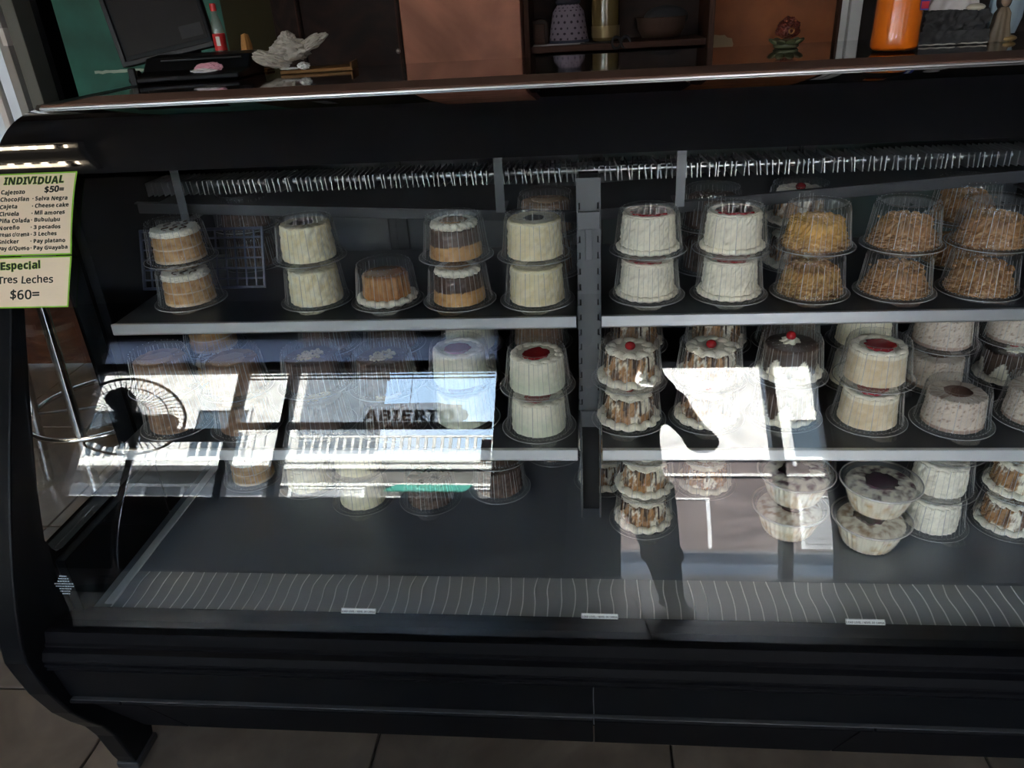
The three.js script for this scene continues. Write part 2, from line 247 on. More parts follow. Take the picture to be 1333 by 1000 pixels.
house('low cream house with roof railing and shutters across the street', -4.9, -0.9, 3.15, 9.4, M.facade, [[-1.2, 0.1, 1.1, 2.2, 'shutter'], [0.2, 0.5, 0.8, 1.5], [1.3, 0.1, 1.0, 2.2]], (t, w) => { rail(t, -w / 2, w / 2, 3.37, 3.95, 0.1, 30); part('awning', new THREE.BoxGeometry(1.2, 0.04, 0.8).rotateX(-0.4).translate(0.5, 2.3, -0.4), std(0.03, 0.2, 0.15, 0.7), t); }, [2.95, std(0.17, 0.16, 0.15, 0.85, 0, { map: stain })]);
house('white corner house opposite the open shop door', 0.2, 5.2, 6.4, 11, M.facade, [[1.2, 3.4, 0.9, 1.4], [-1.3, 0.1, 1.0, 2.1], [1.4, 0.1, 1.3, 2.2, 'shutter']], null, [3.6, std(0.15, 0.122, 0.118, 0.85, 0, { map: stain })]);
house('pinkish house beside the white corner house', 5.3, 10, 5.2, 10.4, M.facadePink, [[-1.2, 3.0, 0.9, 1.3], [1.1, 3.0, 0.9, 1.3], [0, 0.1, 1.2, 2.2]]);
house('distant block behind the low cream house', -4.2, -1.7, 6.0, 22, M.facadeB, [[-0.5, 3.8, 0.8, 1.2], [0.6, 3.8, 0.8, 1.2]]);
{ // parked white car
  const c = thing('car', 'white car parked by the kerb outside the shop window', 'car', [-5.1, -0.06, 6.2]);
  const s = new THREE.Shape(); [[-2, 0.3], [-2.05, 0.7], [-1.9, 0.88], [-1.1, 0.95], [-0.55, 1.4], [0.7, 1.42], [1.35, 0.98], [1.95, 0.9], [2.05, 0.55], [2, 0.3]].forEach((p, i) => s[i ? 'lineTo' : 'moveTo'](...p));
  part('body', new THREE.ExtrudeGeometry(s, { depth: 1.5, bevelEnabled: true, bevelSize: 0.06, bevelThickness: 0.08, bevelSegments: 3 }).translate(0, 0, -0.75), phys(0.85, 0.85, 0.85, { roughness: 0.25, clearcoat: 1 }), c);
  const g = new THREE.Shape(); [[-0.9, 0.97], [-0.48, 1.33], [0.64, 1.35], [1.1, 1.0]].forEach((p, i) => g[i ? 'lineTo' : 'moveTo'](...p));
  for (const z of [-0.84, 0.81]) part('side_window', new THREE.ExtrudeGeometry(g, { depth: 0.03, bevelEnabled: false }).translate(0, 0, z), std(0.02, 0.025, 0.03, 0.1), c);
  for (const x of [-1.3, 1.25]) for (const z of [-0.72, 0.72]) { const w = part('wheel', new THREE.CylinderGeometry(0.31, 0.31, 0.22, 24).rotateX(Math.PI / 2).translate(x, 0.31, z), M.rubber, c); part('hub_cap', new THREE.CylinderGeometry(0.18, 0.18, 0.24, 16).rotateX(Math.PI / 2).translate(x, 0.31, z), M.alu, w); }
}
const font = await new FontLoader().loadAsync('fonts/droid/droid_sans_bold.typeface.json');
{ // the open sign hangs in the window, its letters facing the street
  const t = thing('open_sign', 'white open sign with black capitals hanging in the shop window', 'sign', [-1.13, 1.875, RZ1 + 0.055]);
  const s = new THREE.Shape(); for (let k = 0; k < 48; k++) { const a = (k / 48) * 6.2832, r = 1 + 0.05 * Math.cos(a * 9); s[k ? 'lineTo' : 'moveTo'](Math.sign(Math.cos(a)) * Math.abs(Math.cos(a)) ** 0.5 * 0.36 * r, 0.075 + Math.sign(Math.sin(a)) * Math.abs(Math.sin(a)) ** 0.5 * 0.11 * r); }
  part('board', new THREE.ShapeGeometry(s), phys(0.92, 0.92, 0.9, { transmission: 0.85, roughness: 1, thickness: 0, side: THREE.DoubleSide }), t);
  const g = new TextGeometry('ABIERTO', { font, size: 0.1, depth: 0.012, curveSegments: 4 }); g.computeBoundingBox(); g.translate(-g.boundingBox.max.x / 2, 0.025, -0.004);
  part('lettering', g, M.rubber, t);
  part('cord', rod([0, 0.18, 0.002], [0, 0.49, 0.002], 0.002, 6), M.rubber, t);
}
{ // ceiling lamp with louvres
  const t = thing('ceiling_lamp', 'twin tube ceiling lamp with cross louvres, mirrored in the black canopy', 'lamp', [-2.62, CEIL, -1.05]);
  part('housing', span(-0.75, 0.75, -0.04, 0, -0.34, 0.34), M.greyPaint, t);
  const tm = new THREE.MeshStandardMaterial({ color: 0x111111, emissive: new THREE.Color(1, 0.82, 0.6), emissiveIntensity: 11 });
  for (const [z, w] of [[-0.22, 0.05], [0.2, 0.035]]) {
    part('lamp_tube', span(-0.72, 0.72, -0.07, -0.05, z - w, z + w, 0.008), tm, t);
    for (let k = 0; k < 22; k++) part('louvre', span(-0.71 + k * 0.0676 - 0.006, -0.71 + k * 0.0676 + 0.006, -0.11, -0.05, z - w - 0.02, z + w + 0.02), M.blackSatin, t);
    const l = new THREE.RectAreaLight(new THREE.Color(1, 0.82, 0.6), 5, 1.4, 2 * w); l.position.set(0, -0.12, z); l.rotation.x = -Math.PI / 2; t.add(l);
  }
}

// ---------------------------------------------------------------- the display case
const kase = thing('display_case', 'long black refrigerated display case with curved glass front and two silver-edged shelves', 'display case');
{
  const K = kase, X0 = -0.955, X1 = 0.955;
  // end panels with a window each
  const bulge = (y) => 0.003 + 0.062 * Math.pow(THREE.MathUtils.clamp((1.1 - y) / 0.64, 0, 1), 1.3);
  const outer = [[-1.95, 1.276], [-1.392, 1.277]];
  for (let k = 0; k <= 26; k++) { const y = 1.262 - (k / 26) * 0.79, g = glassAt(y); outer.push([g[1] + bulge(y), y]); }
  outer.push([-0.868, 0.44], [-0.872, 0.413], [-0.884, 0.349], [-0.908, 0.273], [-0.936, 0.214], [-0.96, 0.172], [-0.977, 0.125], [-0.984, 0.09], [-0.994, 0.04], [-1.006, 0.0], [-1.07, 0.0], [-1.085, 0.06], [-1.12, 0.085], [-1.75, 0.085], [-1.8, 0.0], [-1.95, 0.0]);
  const hole = []; for (let k = 0; k <= 14; k++) { const y = 1.13 - (k / 14) * 0.53; hole.push([glassAt(y)[1] - 0.012 - 0.02 * (k / 14), y]); }
  hole.push([-1.003, 0.575], [-1.012, 0.56], [-1.03, 0.555], [-1.3, 0.555], [-1.315, 0.56], [-1.322, 0.575], [-1.322, 1.13]);
  for (const s of [-1, 1]) {
    const e = part('end_panel', sweepX(outer, s * 0.957, s * 1.0, [hole], 0.004), M.blackPaint, K);
    part('end_window', sweepX(hole, s * 0.975, s * 0.978), M.pane, e);
    part('foot', box(0.05, 0.018, 0.08, s * 0.975, 0.009, -1.035, 0.004), M.rubber, e);
  }
  // counter top, trim, canopy and glass
  part('countertop', span(-0.985, 0.985, 1.25, 1.276, -1.95, -1.515, 0.004), M.counter, K);
  const tr = part('counter_trim', sweepX([[-1.517, 1.25], [-1.517, 1.2765], [-1.388, 1.2765], [-1.384, 1.2745], [-1.384, 1.25]], -0.985, 0.985), M.trim, K);
  part('trim_face', span(-0.985, 0.985, 1.25, 1.2692, -1.384, -1.3795, 0.0005), M.rubber, tr);
  part('edge_strip', sweepX([[-1.386, 1.2698], [-1.386, 1.2731], [-1.382, 1.2731], [-1.3797, 1.2724], [-1.3797, 1.2698]], -0.985, 0.985), M.steel, tr);
  part('canopy_glass', glassSheet(-1.0, 1.0, 1.2625, 1.178, 0.0075, 70), M.blackGloss, K);
  part('canopy_lining', span(X0, X1, 1.22, 1.236, -1.9, -1.32, 0), M.rubber, K);
  const gl = part('front_glass', glassSheet(X0, X1, 1.178, 0.448, 0, 110), M.glass, K);
  const marks = canvasTexture(128, 96, (c, w, h) => { c.clearRect(0, 0, w, h); c.fillStyle = 'rgba(225,235,240,0.5)'; for (let k = 0; k < 8; k++) { const wd = [40, 54, 70, 110, 100, 64, 60, 40][k]; let x = 64 - wd / 2; while (x < 64 + wd / 2 - 4) { const l = 4 + rnd() * 9; c.fillRect(x, 6 + k * 11, l, 4.5); x += l + 2.5; } } });
  part('glass_marking', glassSheet(-0.925, -0.884, 0.565, 0.525, 0.002, 6), new THREE.MeshStandardMaterial({ map: marks, transparent: true, roughness: 0.8 }), gl);
  // sill and bumper
  const sill = [[-1.016, 0.40], [-1.016, 0.432], [-0.96, 0.455], [-0.925, 0.458], [-0.918, 0.44], [-0.914, 0.437], [-0.914, 0.433], [-0.904, 0.43], [-0.897, 0.418], [-0.897, 0.414], [-0.901, 0.412], [-0.901, 0.409], [-0.897, 0.407], [-0.897, 0.402], [-0.901, 0.399], [-0.901, 0.396], [-0.898, 0.394], [-0.905, 0.388], [-0.95, 0.388], [-0.95, 0.40]];
  part('bumper', sweepX(sill, X0 - 0.005, X1 + 0.005), M.bumper, K);
  for (const [a, b] of [[X0 - 0.005, -0.0015], [0.0015, X1 + 0.005]]) {
    part('kick_panel', sweepX([[-0.912, 0.392], [-0.908, 0.390], [-0.921, 0.304], [-0.926, 0.3], [-0.95, 0.3], [-0.95, 0.392]], a, b, [], 0.001), M.blackPaint, K);
    const lo = a < 0 ? [[a, -0.86], [-0.857, b]] : [[a, 0.46], [0.463, b]];
    for (const [p, q] of lo) part('lower_panel', sweepX([[-0.917, 0.3], [-0.914, 0.296], [-0.916, 0.29], [-0.94, 0.275], [-1.06, 0.056], [-1.08, 0.05], [-1.08, 0.3]], p, q, [], 0.001), M.bumper, K);
  }
  part('ledge_highlight', span(X0, X1, 0.2995, 0.3012, -0.924, -0.9155, 0.0005), std(0.06, 0.06, 0.063, 0.35, 0.3), K);  // lighter strip puts the glint along the ledge into the colour
  part('seam_strip', tube([[0.0003, 0.385, -0.9145], [-0.0004, 0.345, -0.919], [0.0005, 0.301, -0.9235], [-0.0003, 0.28, -0.941], [0.0004, 0.2, -0.985]], 0.0009, 14, 5), M.steel, K);
  part('base_body', join([span(X0, X1, 0.07, 0.4, -1.9, -1.085, 0.004)]), M.blackSatin, K);
  part('back_panel', span(X0, X1, 0.4, 1.25, -1.93, -1.9, 0.003), M.inner, K);
  part('side_liner', span(X0, X0 + 0.02, 0.42, 1.22, -1.88, -1.325, 0.002), M.blackSatin, K); part('side_liner', span(X1 - 0.02, X1, 0.42, 1.22, -1.88, -1.325, 0.002), M.blackSatin, K);
  part('side_liner', span(X0, X0 + 0.02, 0.42, 0.553, -1.32, -1.0, 0.002), M.blackSatin, K);  part('side_liner', span(X1 - 0.02, X1, 0.42, 0.553, -1.32, -1.0, 0.002), M.blackSatin, K);
  // sliding doors at the back of the cabinet
  for (let k = 0; k < 4; k++) { const a = -0.93 + k * 0.466, z = k % 2 ? -1.80 : -1.83;
    const d = part('sliding_door', span(a, a + 0.47, 0.44, 1.22, z - 0.008, z + 0.008, 0.002), k > 1 ? M.innerGreen : M.inner, K);
    for (const x of [a + 0.015, a + 0.455]) part('door_stile', span(x - 0.015, x + 0.015, 0.44, 1.22, z + 0.006, z + 0.014), std(0.05, 0.052, 0.055, 0.4, 0.5), d);
  }
  part('bottom_rear_panel', span(X0, X1, 0.42, 0.45, -1.88, -1.78, 0.002), M.inner, K);
  // deck
  part('deck', worldUV(span(X0, X1, 0.408, 0.424, -1.88, -1.124, 0.002), 1), M.deck, K);
  const gr = part('front_grille', span(X0 + 0.02, X1 - 0.02, 0.408, 0.426, -1.1235, -1.017, 0.002), M.grille, K);
  for (let k = 0; k < 78; k++) { const x = -0.9 + k * 0.0234, b = 0.006 * noise.noise(k * 0.37, 3.3, 0.2); part('rib', tube([[x - b, 0.4265, -1.121], [x + b, 0.4268, -1.09], [x + b * 0.4 + 0.002, 0.4268, -1.055], [x - b * 0.5, 0.4265, -1.019]], 0.0011, 10, 5), M.rib, gr); }
  for (const s of [-1, 1]) part('deck_edge_strip', span(s * 0.9, s * 0.918, 0.424, 0.428, -1.5, -1.03), M.edgeBright, K);
  const lt = canvasTexture(512, 96, (c, w, h) => { c.fillStyle = '#e8e8e4'; c.fillRect(0, 0, w, h); c.fillStyle = '#222'; c.font = 'bold 38px sans-serif'; c.textAlign = 'center'; c.textBaseline = 'middle'; c.fillText('LOAD LEVEL / NIVEL DE CARGA', w / 2, h / 2, w - 24); c.strokeStyle = '#444'; c.lineWidth = 4; c.strokeRect(5, 5, w - 10, h - 10); });
  for (const x of [-0.419, 0.012, 0.456]) { const g = new THREE.BoxGeometry(0.064, 0.0115, 0.0008); const mats = new THREE.MeshStandardMaterial({ map: lt, roughness: 0.6 }); const s = part('load_label', g, mats, K); s.position.set(x, 0.4365, -1.0135); s.rotation.x = -0.75; }
  // shelves: one bay either side of the slotted post
  for (const [x0, x1] of [[-0.895, -0.024], [0.02, 0.895]]) for (const [y, z0, z1] of [[0.896, -1.262, -1.7], [0.68, -1.165, -1.72]]) {
    const s = part('shelf', span(x0, x1, y - 0.012, y, z1, z0 - 0.002, 0.001), M.shelf, K);
    part('shelf_edge', sweepX([[z0 - 0.012, y], [z0 - 0.002, y + 0.0025], [z0, y + 0.0015], [z0 + 0.001, y - 0.017], [z0 - 0.001, y - 0.02], [z0 - 0.012, y - 0.02]], x0, x1, [], 0.0008), y < 0.8 ? M.edgeBright : M.brushed, s);  // lower edge in brighter metal, the window glare put into its colour
    for (const bx of [x0 + 0.02, x1 - 0.02]) part('shelf_bracket', sweepX([[z1, y - 0.013], [z0 - 0.03, y - 0.013], [z0 - 0.05, y - 0.028], [z0 - 0.16, y - 0.05], [z1, y - 0.075]], bx - 0.002, bx + 0.002), M.galvanised, s);
  }
  // slotted centre post
  const slots = []; for (let y = 0.70; y < 1.10; y += 0.029) for (const x of [-0.0168, 0.0168]) { slots.push(new THREE.Path([[x - 0.0026, y], [x + 0.0026, y], [x + 0.0026, y + 0.012], [x - 0.0026, y + 0.012]].map((p) => new THREE.Vector2(...p)))); }
  const ps = new THREE.Shape([[-0.0205, 0.655], [0.0205, 0.655], [0.0205, 1.13], [-0.0205, 1.13]].map((p) => new THREE.Vector2(...p))); ps.holes = slots;
  const post = part('slotted_post', new THREE.ExtrudeGeometry(ps, { depth: 0.003, bevelEnabled: false }).translate(-0.001, 0, -1.305), M.postMetal, K);
  part('post_channel', join([span(-0.0215, -0.0185, 0.43, 1.13, -1.335, -1.305, 0), span(0.0165, 0.0195, 0.43, 1.13, -1.335, -1.305, 0)]), M.galvanised, post);
  part('post_core', span(-0.018, 0.016, 0.43, 1.13, -1.36, -1.337, 0), M.rubber, post);
  part('post_hanger', join([span(-0.02, 0.018, 1.045, 1.075, -1.301, -1.293, 0.001), span(-0.007, 0.005, 0.99, 1.05, -1.301, -1.294, 0.001)]), M.galvanised, post);
  part('post_clip', join([span(-0.019, 0.017, 0.655, 0.69, -1.301, -1.292, 0.002)]), M.galvanised, post);
  // evaporator coil with fins, brackets and a drip tray in two falls
  const coil = part('evaporator_coil', join([[1.1, -1.51], [1.1, -1.54], [1.1, -1.563]].map(([y, z]) => rod([-0.89, y, z], [0.93, y, z], 0.0055, 10))), M.steel, K);
  const fg = new THREE.BoxGeometry(0.0018, 0.027, 0.085).rotateZ(0.06);
  for (let k = 0; k < 170; k++) { const f = part('fin', fg, M.finMetal, coil); f.position.set(-0.885 + k * 0.01065, 1.0975, -1.53); f.rotation.y = (rnd() - 0.5) * 0.16; f.rotation.z = (rnd() - 0.5) * 0.18; }
  for (const x of [-0.785, -0.165, 0.165, 0.785]) part('coil_bracket', join([span(x - 0.0085, x + 0.0085, 1.048, 1.2, -1.424, -1.422, 0.0005), span(x - 0.0085, x + 0.0085, 1.046, 1.049, -1.5, -1.422, 0.0005)]), M.postMetal, K);
  for (const [cx, a] of [[-0.45, -0.052], [0.46, 0.06]]) {
    const t = part('drip_tray', join([box(0.9, 0.003, 0.3, 0, 0, -0.15, 0), box(0.9, 0.02, 0.003, 0, 0.01, 0, 0.001), box(0.9, 0.02, 0.003, 0, 0.01, -0.3, 0)]), M.tray, K);
    t.position.set(cx, cx < 0 ? 1.036 : 1.044, -1.46); t.rotation.z = a;
    part('tray_lip', box(0.9, 0.003, 0.012, 0, 0.021, 0.005, 0.001), M.tray, t);
  }
}

// ---------------------------------------------------------------- handwritten price signs taped on the glass
{
  const pen = (c, t, x, y, s, w, b = '') => { c.font = `${b} ${s}px sans-serif`; const k = Math.min(1, w / c.measureText(t).width); for (const ch of t) { const cw = c.measureText(ch).width * k; c.save(); c.translate(x, y + (rnd() - 0.5) * s * 0.1); c.rotate((rnd() - 0.5) * 0.14); c.scale(k * (0.95 + rnd() * 0.1), 1); c.lineWidth = s * 0.05; c.strokeStyle = c.fillStyle; c.strokeText(ch, 0, 0); c.fillText(ch, 0, 0); c.restore(); x += cw; } };
  const paper = (c, w, h) => { c.fillStyle = '#e0cbb0'; c.fillRect(0, 0, w, h); for (let k = 0; k < 900; k++) { c.fillStyle = `rgba(120,100,60,${rnd() * 0.05})`; c.fillRect(rnd() * w, rnd() * h, 30, 2); } };
  const edge = (c, w, h, l) => { c.strokeStyle = '#7fb52c'; c.lineWidth = 16; c.strokeRect(l, 6, w - l - 6, h - 12); };
  const one = canvasTexture(1024, 840, (c, w, h) => { paper(c, w, h); edge(c, w, h, 6);
    c.shadowColor = '#86c02c'; c.shadowBlur = 9; c.fillStyle = '#12160c'; pen(c, 'INDIVIDUAL', 335, 108, 98, 600, 'bold'); c.shadowBlur = 0; c.fillStyle = '#14140f';
    pen(c, '$50=', 735, 198, 84, 240, 'bold');
    ['Cajetozo', 'ChocoFlan', 'Cajeta', 'Ciruela', 'Piña Colada', 'Noreño', 'Fresas c/crema', 'Snicker', 'Pay d/Queso'].forEach((t, k) => pen(c, '· ' + t, 290, 205 + k * 72, 56, 330, 'bold'));
    ['Selva Negra', 'Cheese cake', 'Mil amores', 'Bubulubu', '3 pecados', '3 Leches', 'Pay platano', 'Pay Guayaba'].forEach((t, k) => pen(c, '· ' + t, 628, 276 + k * 72, 54, 360, 'bold')); });
  const two = canvasTexture(1024, 560, (c, w, h) => { paper(c, w, h); edge(c, w, h, 6); c.shadowColor = '#86c02c'; c.shadowBlur = 9; c.fillStyle = '#12160c'; pen(c, 'Especial', 335, 130, 112, 400, 'bold'); c.shadowBlur = 0; c.fillStyle = '#14140f'; pen(c, 'Tres Leches', 310, 285, 106, 560); pen(c, '$60=', 430, 460, 136, 340); });
  const sheet = (label, y0, y1, x1, tex, skew) => { const o = thing('price_sign', label, 'sign'); part('paper', glassSheet(-1.035, x1, y0, y1, 0.0105, 16, 8, skew), new THREE.MeshStandardMaterial({ map: tex, roughness: 0.85 }), o);
    part('backing_card', glassSheet(-1.034, x1 - 0.001, y0 - 0.001, y1 + 0.001, 0.009, 16, 8, skew), std(0.6, 0.56, 0.48, 0.9), o); return o; };
  sheet('upper handwritten price list headed INDIVIDUAL with green edges, stuck on the case glass', 1.181, 1.064, -0.843, one, -0.003);
  sheet('lower handwritten card reading Especial Tres Leches, stuck under the price list', 1.062, 0.986, -0.846, two, -0.009);
}

// ---------------------------------------------------------------- domed cake boxes
const G = {};
{
  const S = 198, rib = (th) => Math.pow(Math.abs(Math.cos(th * 16.5)), 5);
  G.dome = surf([[0.0672, 0.0098], [0.0668, 0.0112], [0.0618, 0.0116], [0.0600, 0.0135], [0.0594, 0.018], [0.0576, 0.032], [0.0556, 0.049], [0.0537, 0.066], [0.0530, 0.0735], [0.0517, 0.079], [0.0492, 0.0825], [0.0462, 0.0838], [0.0438, 0.0832], [0.0428, 0.0812], [0.0418, 0.0806], [0.022, 0.0808], [0.0004, 0.0809]], S,
    (th, i, r, y) => (i > 3 && i < 10 ? [r - 0.0015 * rib(th), y] : i === 3 || i === 2 ? [r + 0.0006 * Math.cos(th * 36), y] : [r, y]));
  const tray = surf([[0.0004, 0.0012], [0.03, 0.0012], [0.05, 0.0015], [0.0525, 0.0004], [0.0545, 0.0012], [0.0556, 0.0062], [0.0588, 0.0075], [0.0604, 0.0098], [0.0622, 0.0098], [0.064, 0.0078], [0.067, 0.0082], [0.0684, 0.0088], [0.0688, 0.0062], [0.0684, 0.0056]], 144,
    (th, i, r, y) => (i === 7 || i === 8 ? [r, y + 0.0016 * Math.max(0, Math.cos(th * 36))] : [r, y]));
  G.tray = tray;
  { // milky plastic putting bright glints into the colour of the moulded ribs, the bead at the foot of the dome and the rolled rim: joined, a pixel or two each
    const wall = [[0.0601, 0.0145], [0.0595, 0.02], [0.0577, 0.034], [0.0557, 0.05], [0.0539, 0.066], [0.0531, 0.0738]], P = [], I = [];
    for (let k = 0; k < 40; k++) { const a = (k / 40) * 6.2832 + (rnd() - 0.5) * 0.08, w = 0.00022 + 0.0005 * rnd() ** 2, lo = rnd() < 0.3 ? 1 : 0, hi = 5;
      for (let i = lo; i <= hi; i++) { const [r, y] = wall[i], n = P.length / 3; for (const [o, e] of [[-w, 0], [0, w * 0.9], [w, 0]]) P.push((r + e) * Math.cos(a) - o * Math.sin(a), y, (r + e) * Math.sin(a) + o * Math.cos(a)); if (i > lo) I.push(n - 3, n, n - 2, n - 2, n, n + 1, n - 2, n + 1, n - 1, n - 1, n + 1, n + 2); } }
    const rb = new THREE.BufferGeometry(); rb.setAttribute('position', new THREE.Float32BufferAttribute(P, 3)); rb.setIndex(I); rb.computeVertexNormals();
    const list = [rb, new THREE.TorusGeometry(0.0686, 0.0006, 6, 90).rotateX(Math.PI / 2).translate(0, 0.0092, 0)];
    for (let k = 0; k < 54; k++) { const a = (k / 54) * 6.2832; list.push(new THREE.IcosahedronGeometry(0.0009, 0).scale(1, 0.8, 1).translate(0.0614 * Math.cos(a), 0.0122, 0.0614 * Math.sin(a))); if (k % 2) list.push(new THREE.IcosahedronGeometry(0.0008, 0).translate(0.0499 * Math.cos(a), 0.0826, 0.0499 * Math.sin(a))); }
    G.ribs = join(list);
  }
  const tb = new THREE.Shape(); tb.moveTo(0.062, -0.026); tb.quadraticCurveTo(0.083, -0.02, 0.084, -0.008); tb.lineTo(0.084, 0.008); tb.quadraticCurveTo(0.083, 0.02, 0.062, 0.026); tb.lineTo(0.0665, 0); tb.closePath();
  G.tab = new THREE.ExtrudeGeometry(tb, { depth: 0.0008, bevelEnabled: false, curveSegments: 6 }).rotateX(-Math.PI / 2).translate(0, 0.0082, 0);
  G.button = surf([[0.0062, 0], [0.0055, 0.0022], [0.0035, 0.003], [0.0003, 0.0026]], 20).translate(0.0755, 0.009, 0);
}
const CREAM = [0.88, 0.82, 0.68], YEL = [0.82, 0.71, 0.42], BEI = [0.62, 0.47, 0.28], TAN = [0.42, 0.21, 0.075], CHO = [0.05, 0.024, 0.015], MOC = [0.55, 0.45, 0.37], GRE = [0.66, 0.69, 0.54], CAR = [0.36, 0.135, 0.03], FLAN = [0.58, 0.32, 0.115], BRN = [0.13, 0.065, 0.035], CRUMB = [0.33, 0.15, 0.045], GOLD = [0.58, 0.31, 0.055];
// the cake itself: a rough drum, coloured by height; o: r0 bottom, r1 top, h, rough, col(theta, t, n), round
function drum(o) {
  const rows = [], N = 22, rd = o.round ?? 0.004, h = o.h;
  for (let i = 0; i <= N; i++) { const t = i / N; rows.push([o.r0 + (o.r1 - o.r0) * t, t * (h - rd)]); }
  for (let i = 1; i <= 5; i++) { const a = (i / 5) * Math.PI / 2; rows.push([o.r1 - rd + rd * Math.cos(a), h - rd + rd * Math.sin(a)]); }
  for (const f of [0.85, 0.7, 0.5, 0.3, 0.12, 0.005]) rows.push([(o.r1 - rd) * f, h + (o.domed ?? 0) * (1 - f * f)]);
  const rough = (o.rough ?? 0.0012) * 1.7, f = (o.f ?? 5) * 1.3, s = o.seed ?? 1;
  return surf(rows, o.segs ?? 80, (th, i, r, y) => { const n = rnoise(th, y, f, s), k = Math.min(1, r / 0.02); return [r + rough * 2 * n * k + (o.bump ? o.bump(th, y / h) * k : 0), y + (i > N ? rough * 1.5 * fbm(Math.cos(th) * r * 120, s, Math.sin(th) * r * 120, 3) : 0)]; },
    (th, i, r, y) => o.col(th, y / h, fbm(Math.cos(th) * 3 + s, y * 60, Math.sin(th) * 3, 3), fbm(Math.cos(th) * 14 + s, y * 260, Math.sin(th) * 14, 2), r)).translate(0, 0.0105, 0);
}
// a ring of piped cream with n shells
function ring(R, r, n, amp = 0.3, squash = 0.8) {
  const g = new THREE.TorusGeometry(R, r, 10, n * 8), p = g.attributes.position, v = new THREE.Vector3();
  for (let i = 0; i < p.count; i++) { v.fromBufferAttribute(p, i); const a = Math.atan2(v.y, v.x), c = [Math.cos(a) * R, Math.sin(a) * R], k = 1 - amp * 1.2 + amp * 1.35 * Math.pow(Math.abs(Math.cos(a * n / 2 + v.z * 120)), 0.7) + 0.12 * noise.noise(a * 9, v.z * 200, n);
    p.setXYZ(i, c[0] + (v.x - c[0]) * k, c[1] + (v.y - c[1]) * k, v.z * k * squash); }
  g.rotateX(-Math.PI / 2); g.computeVertexNormals(); return g;
}
function blob(r, h, s, wob = 0.25) { return surf([[r, 0], [r * 1.01, h * 0.4], [r * 0.95, h * 0.85], [r * 0.85, h], [r * 0.4, h * 1.02], [0.0003, h * 1.02]], 48, (th, i, q, y) => [q * (1 + wob * fbm(Math.cos(th) * 2 + s, s, Math.sin(th) * 2, 3)), y]); }
function shell(r0, r1, y1, s, drop) { // sauce running down the side: thin sheet from the rim, its lower edge uneven
  const g = []; for (let i = 0; i <= 12; i++) g.push([0, i / 12]);
  return surf([...g, [1, 1]], 120, (th, i) => { const t = i <= 12 ? 1 - i / 12 : 0; const n = fbm(Math.cos(th) * 5 + s, s, Math.sin(th) * 5, 3), L = drop * (0.25 + 1.5 * Math.max(0, n + 0.25)), y = y1 - L * t, k = y1 ? (y1 - y) / y1 : 0; const e = i > 12 ? -0.0012 : 0.0011 * Math.sqrt(Math.max(0, 1 - t ** 6)); return [r1 + (r0 - r1) * k + e, y]; });
}
const scatter = (n, R, y, size, s, rise = 0) => join(Array.from({ length: n }, () => { const a = rnd() * 6.2832, r = R * Math.sqrt(rnd()), q = size * (0.6 + rnd() * 0.8); return new THREE.IcosahedronGeometry(q, 0).applyMatrix4(new THREE.Matrix4().makeRotationFromEuler(new THREE.Euler(rnd() * 6, rnd() * 6, rnd() * 6))).scale(1.1, 0.7, 0.9).translate(Math.cos(a) * r, y + rise * (1 - (r / R) ** 2), Math.sin(a) * r); }));
const rosette = (R, h) => surf(Array.from({ length: 14 }, (_, i) => { const t = i / 13; return [R * (1 - t) ** 0.75 + 0.0003, h * t]; }), 60, (th, i, r, y) => [r * (1 + 0.16 * Math.cos(th * 7 + i * 0.5)), y]);
const Y0 = 0.0105;
const streaks = (th, t, s, a, b, c) => { const n = fbm(Math.cos(th) * 2.6 + s, t * 1.6, Math.sin(th) * 2.6, 4), m = fbm(Math.cos(th) * 4.5 + s * 2, t * 1.3 + 4, Math.sin(th) * 4.5, 4); return mix(mix(mix(b, c, 0.15 + m), a, THREE.MathUtils.smoothstep(n, 0.02, 0.16)), c, 0.85 * THREE.MathUtils.smoothstep(m + 0.12 * t, 0.1, 0.22)); };
const vc = (name, g, p, mat = M.cake) => part(name, g, mat, p);
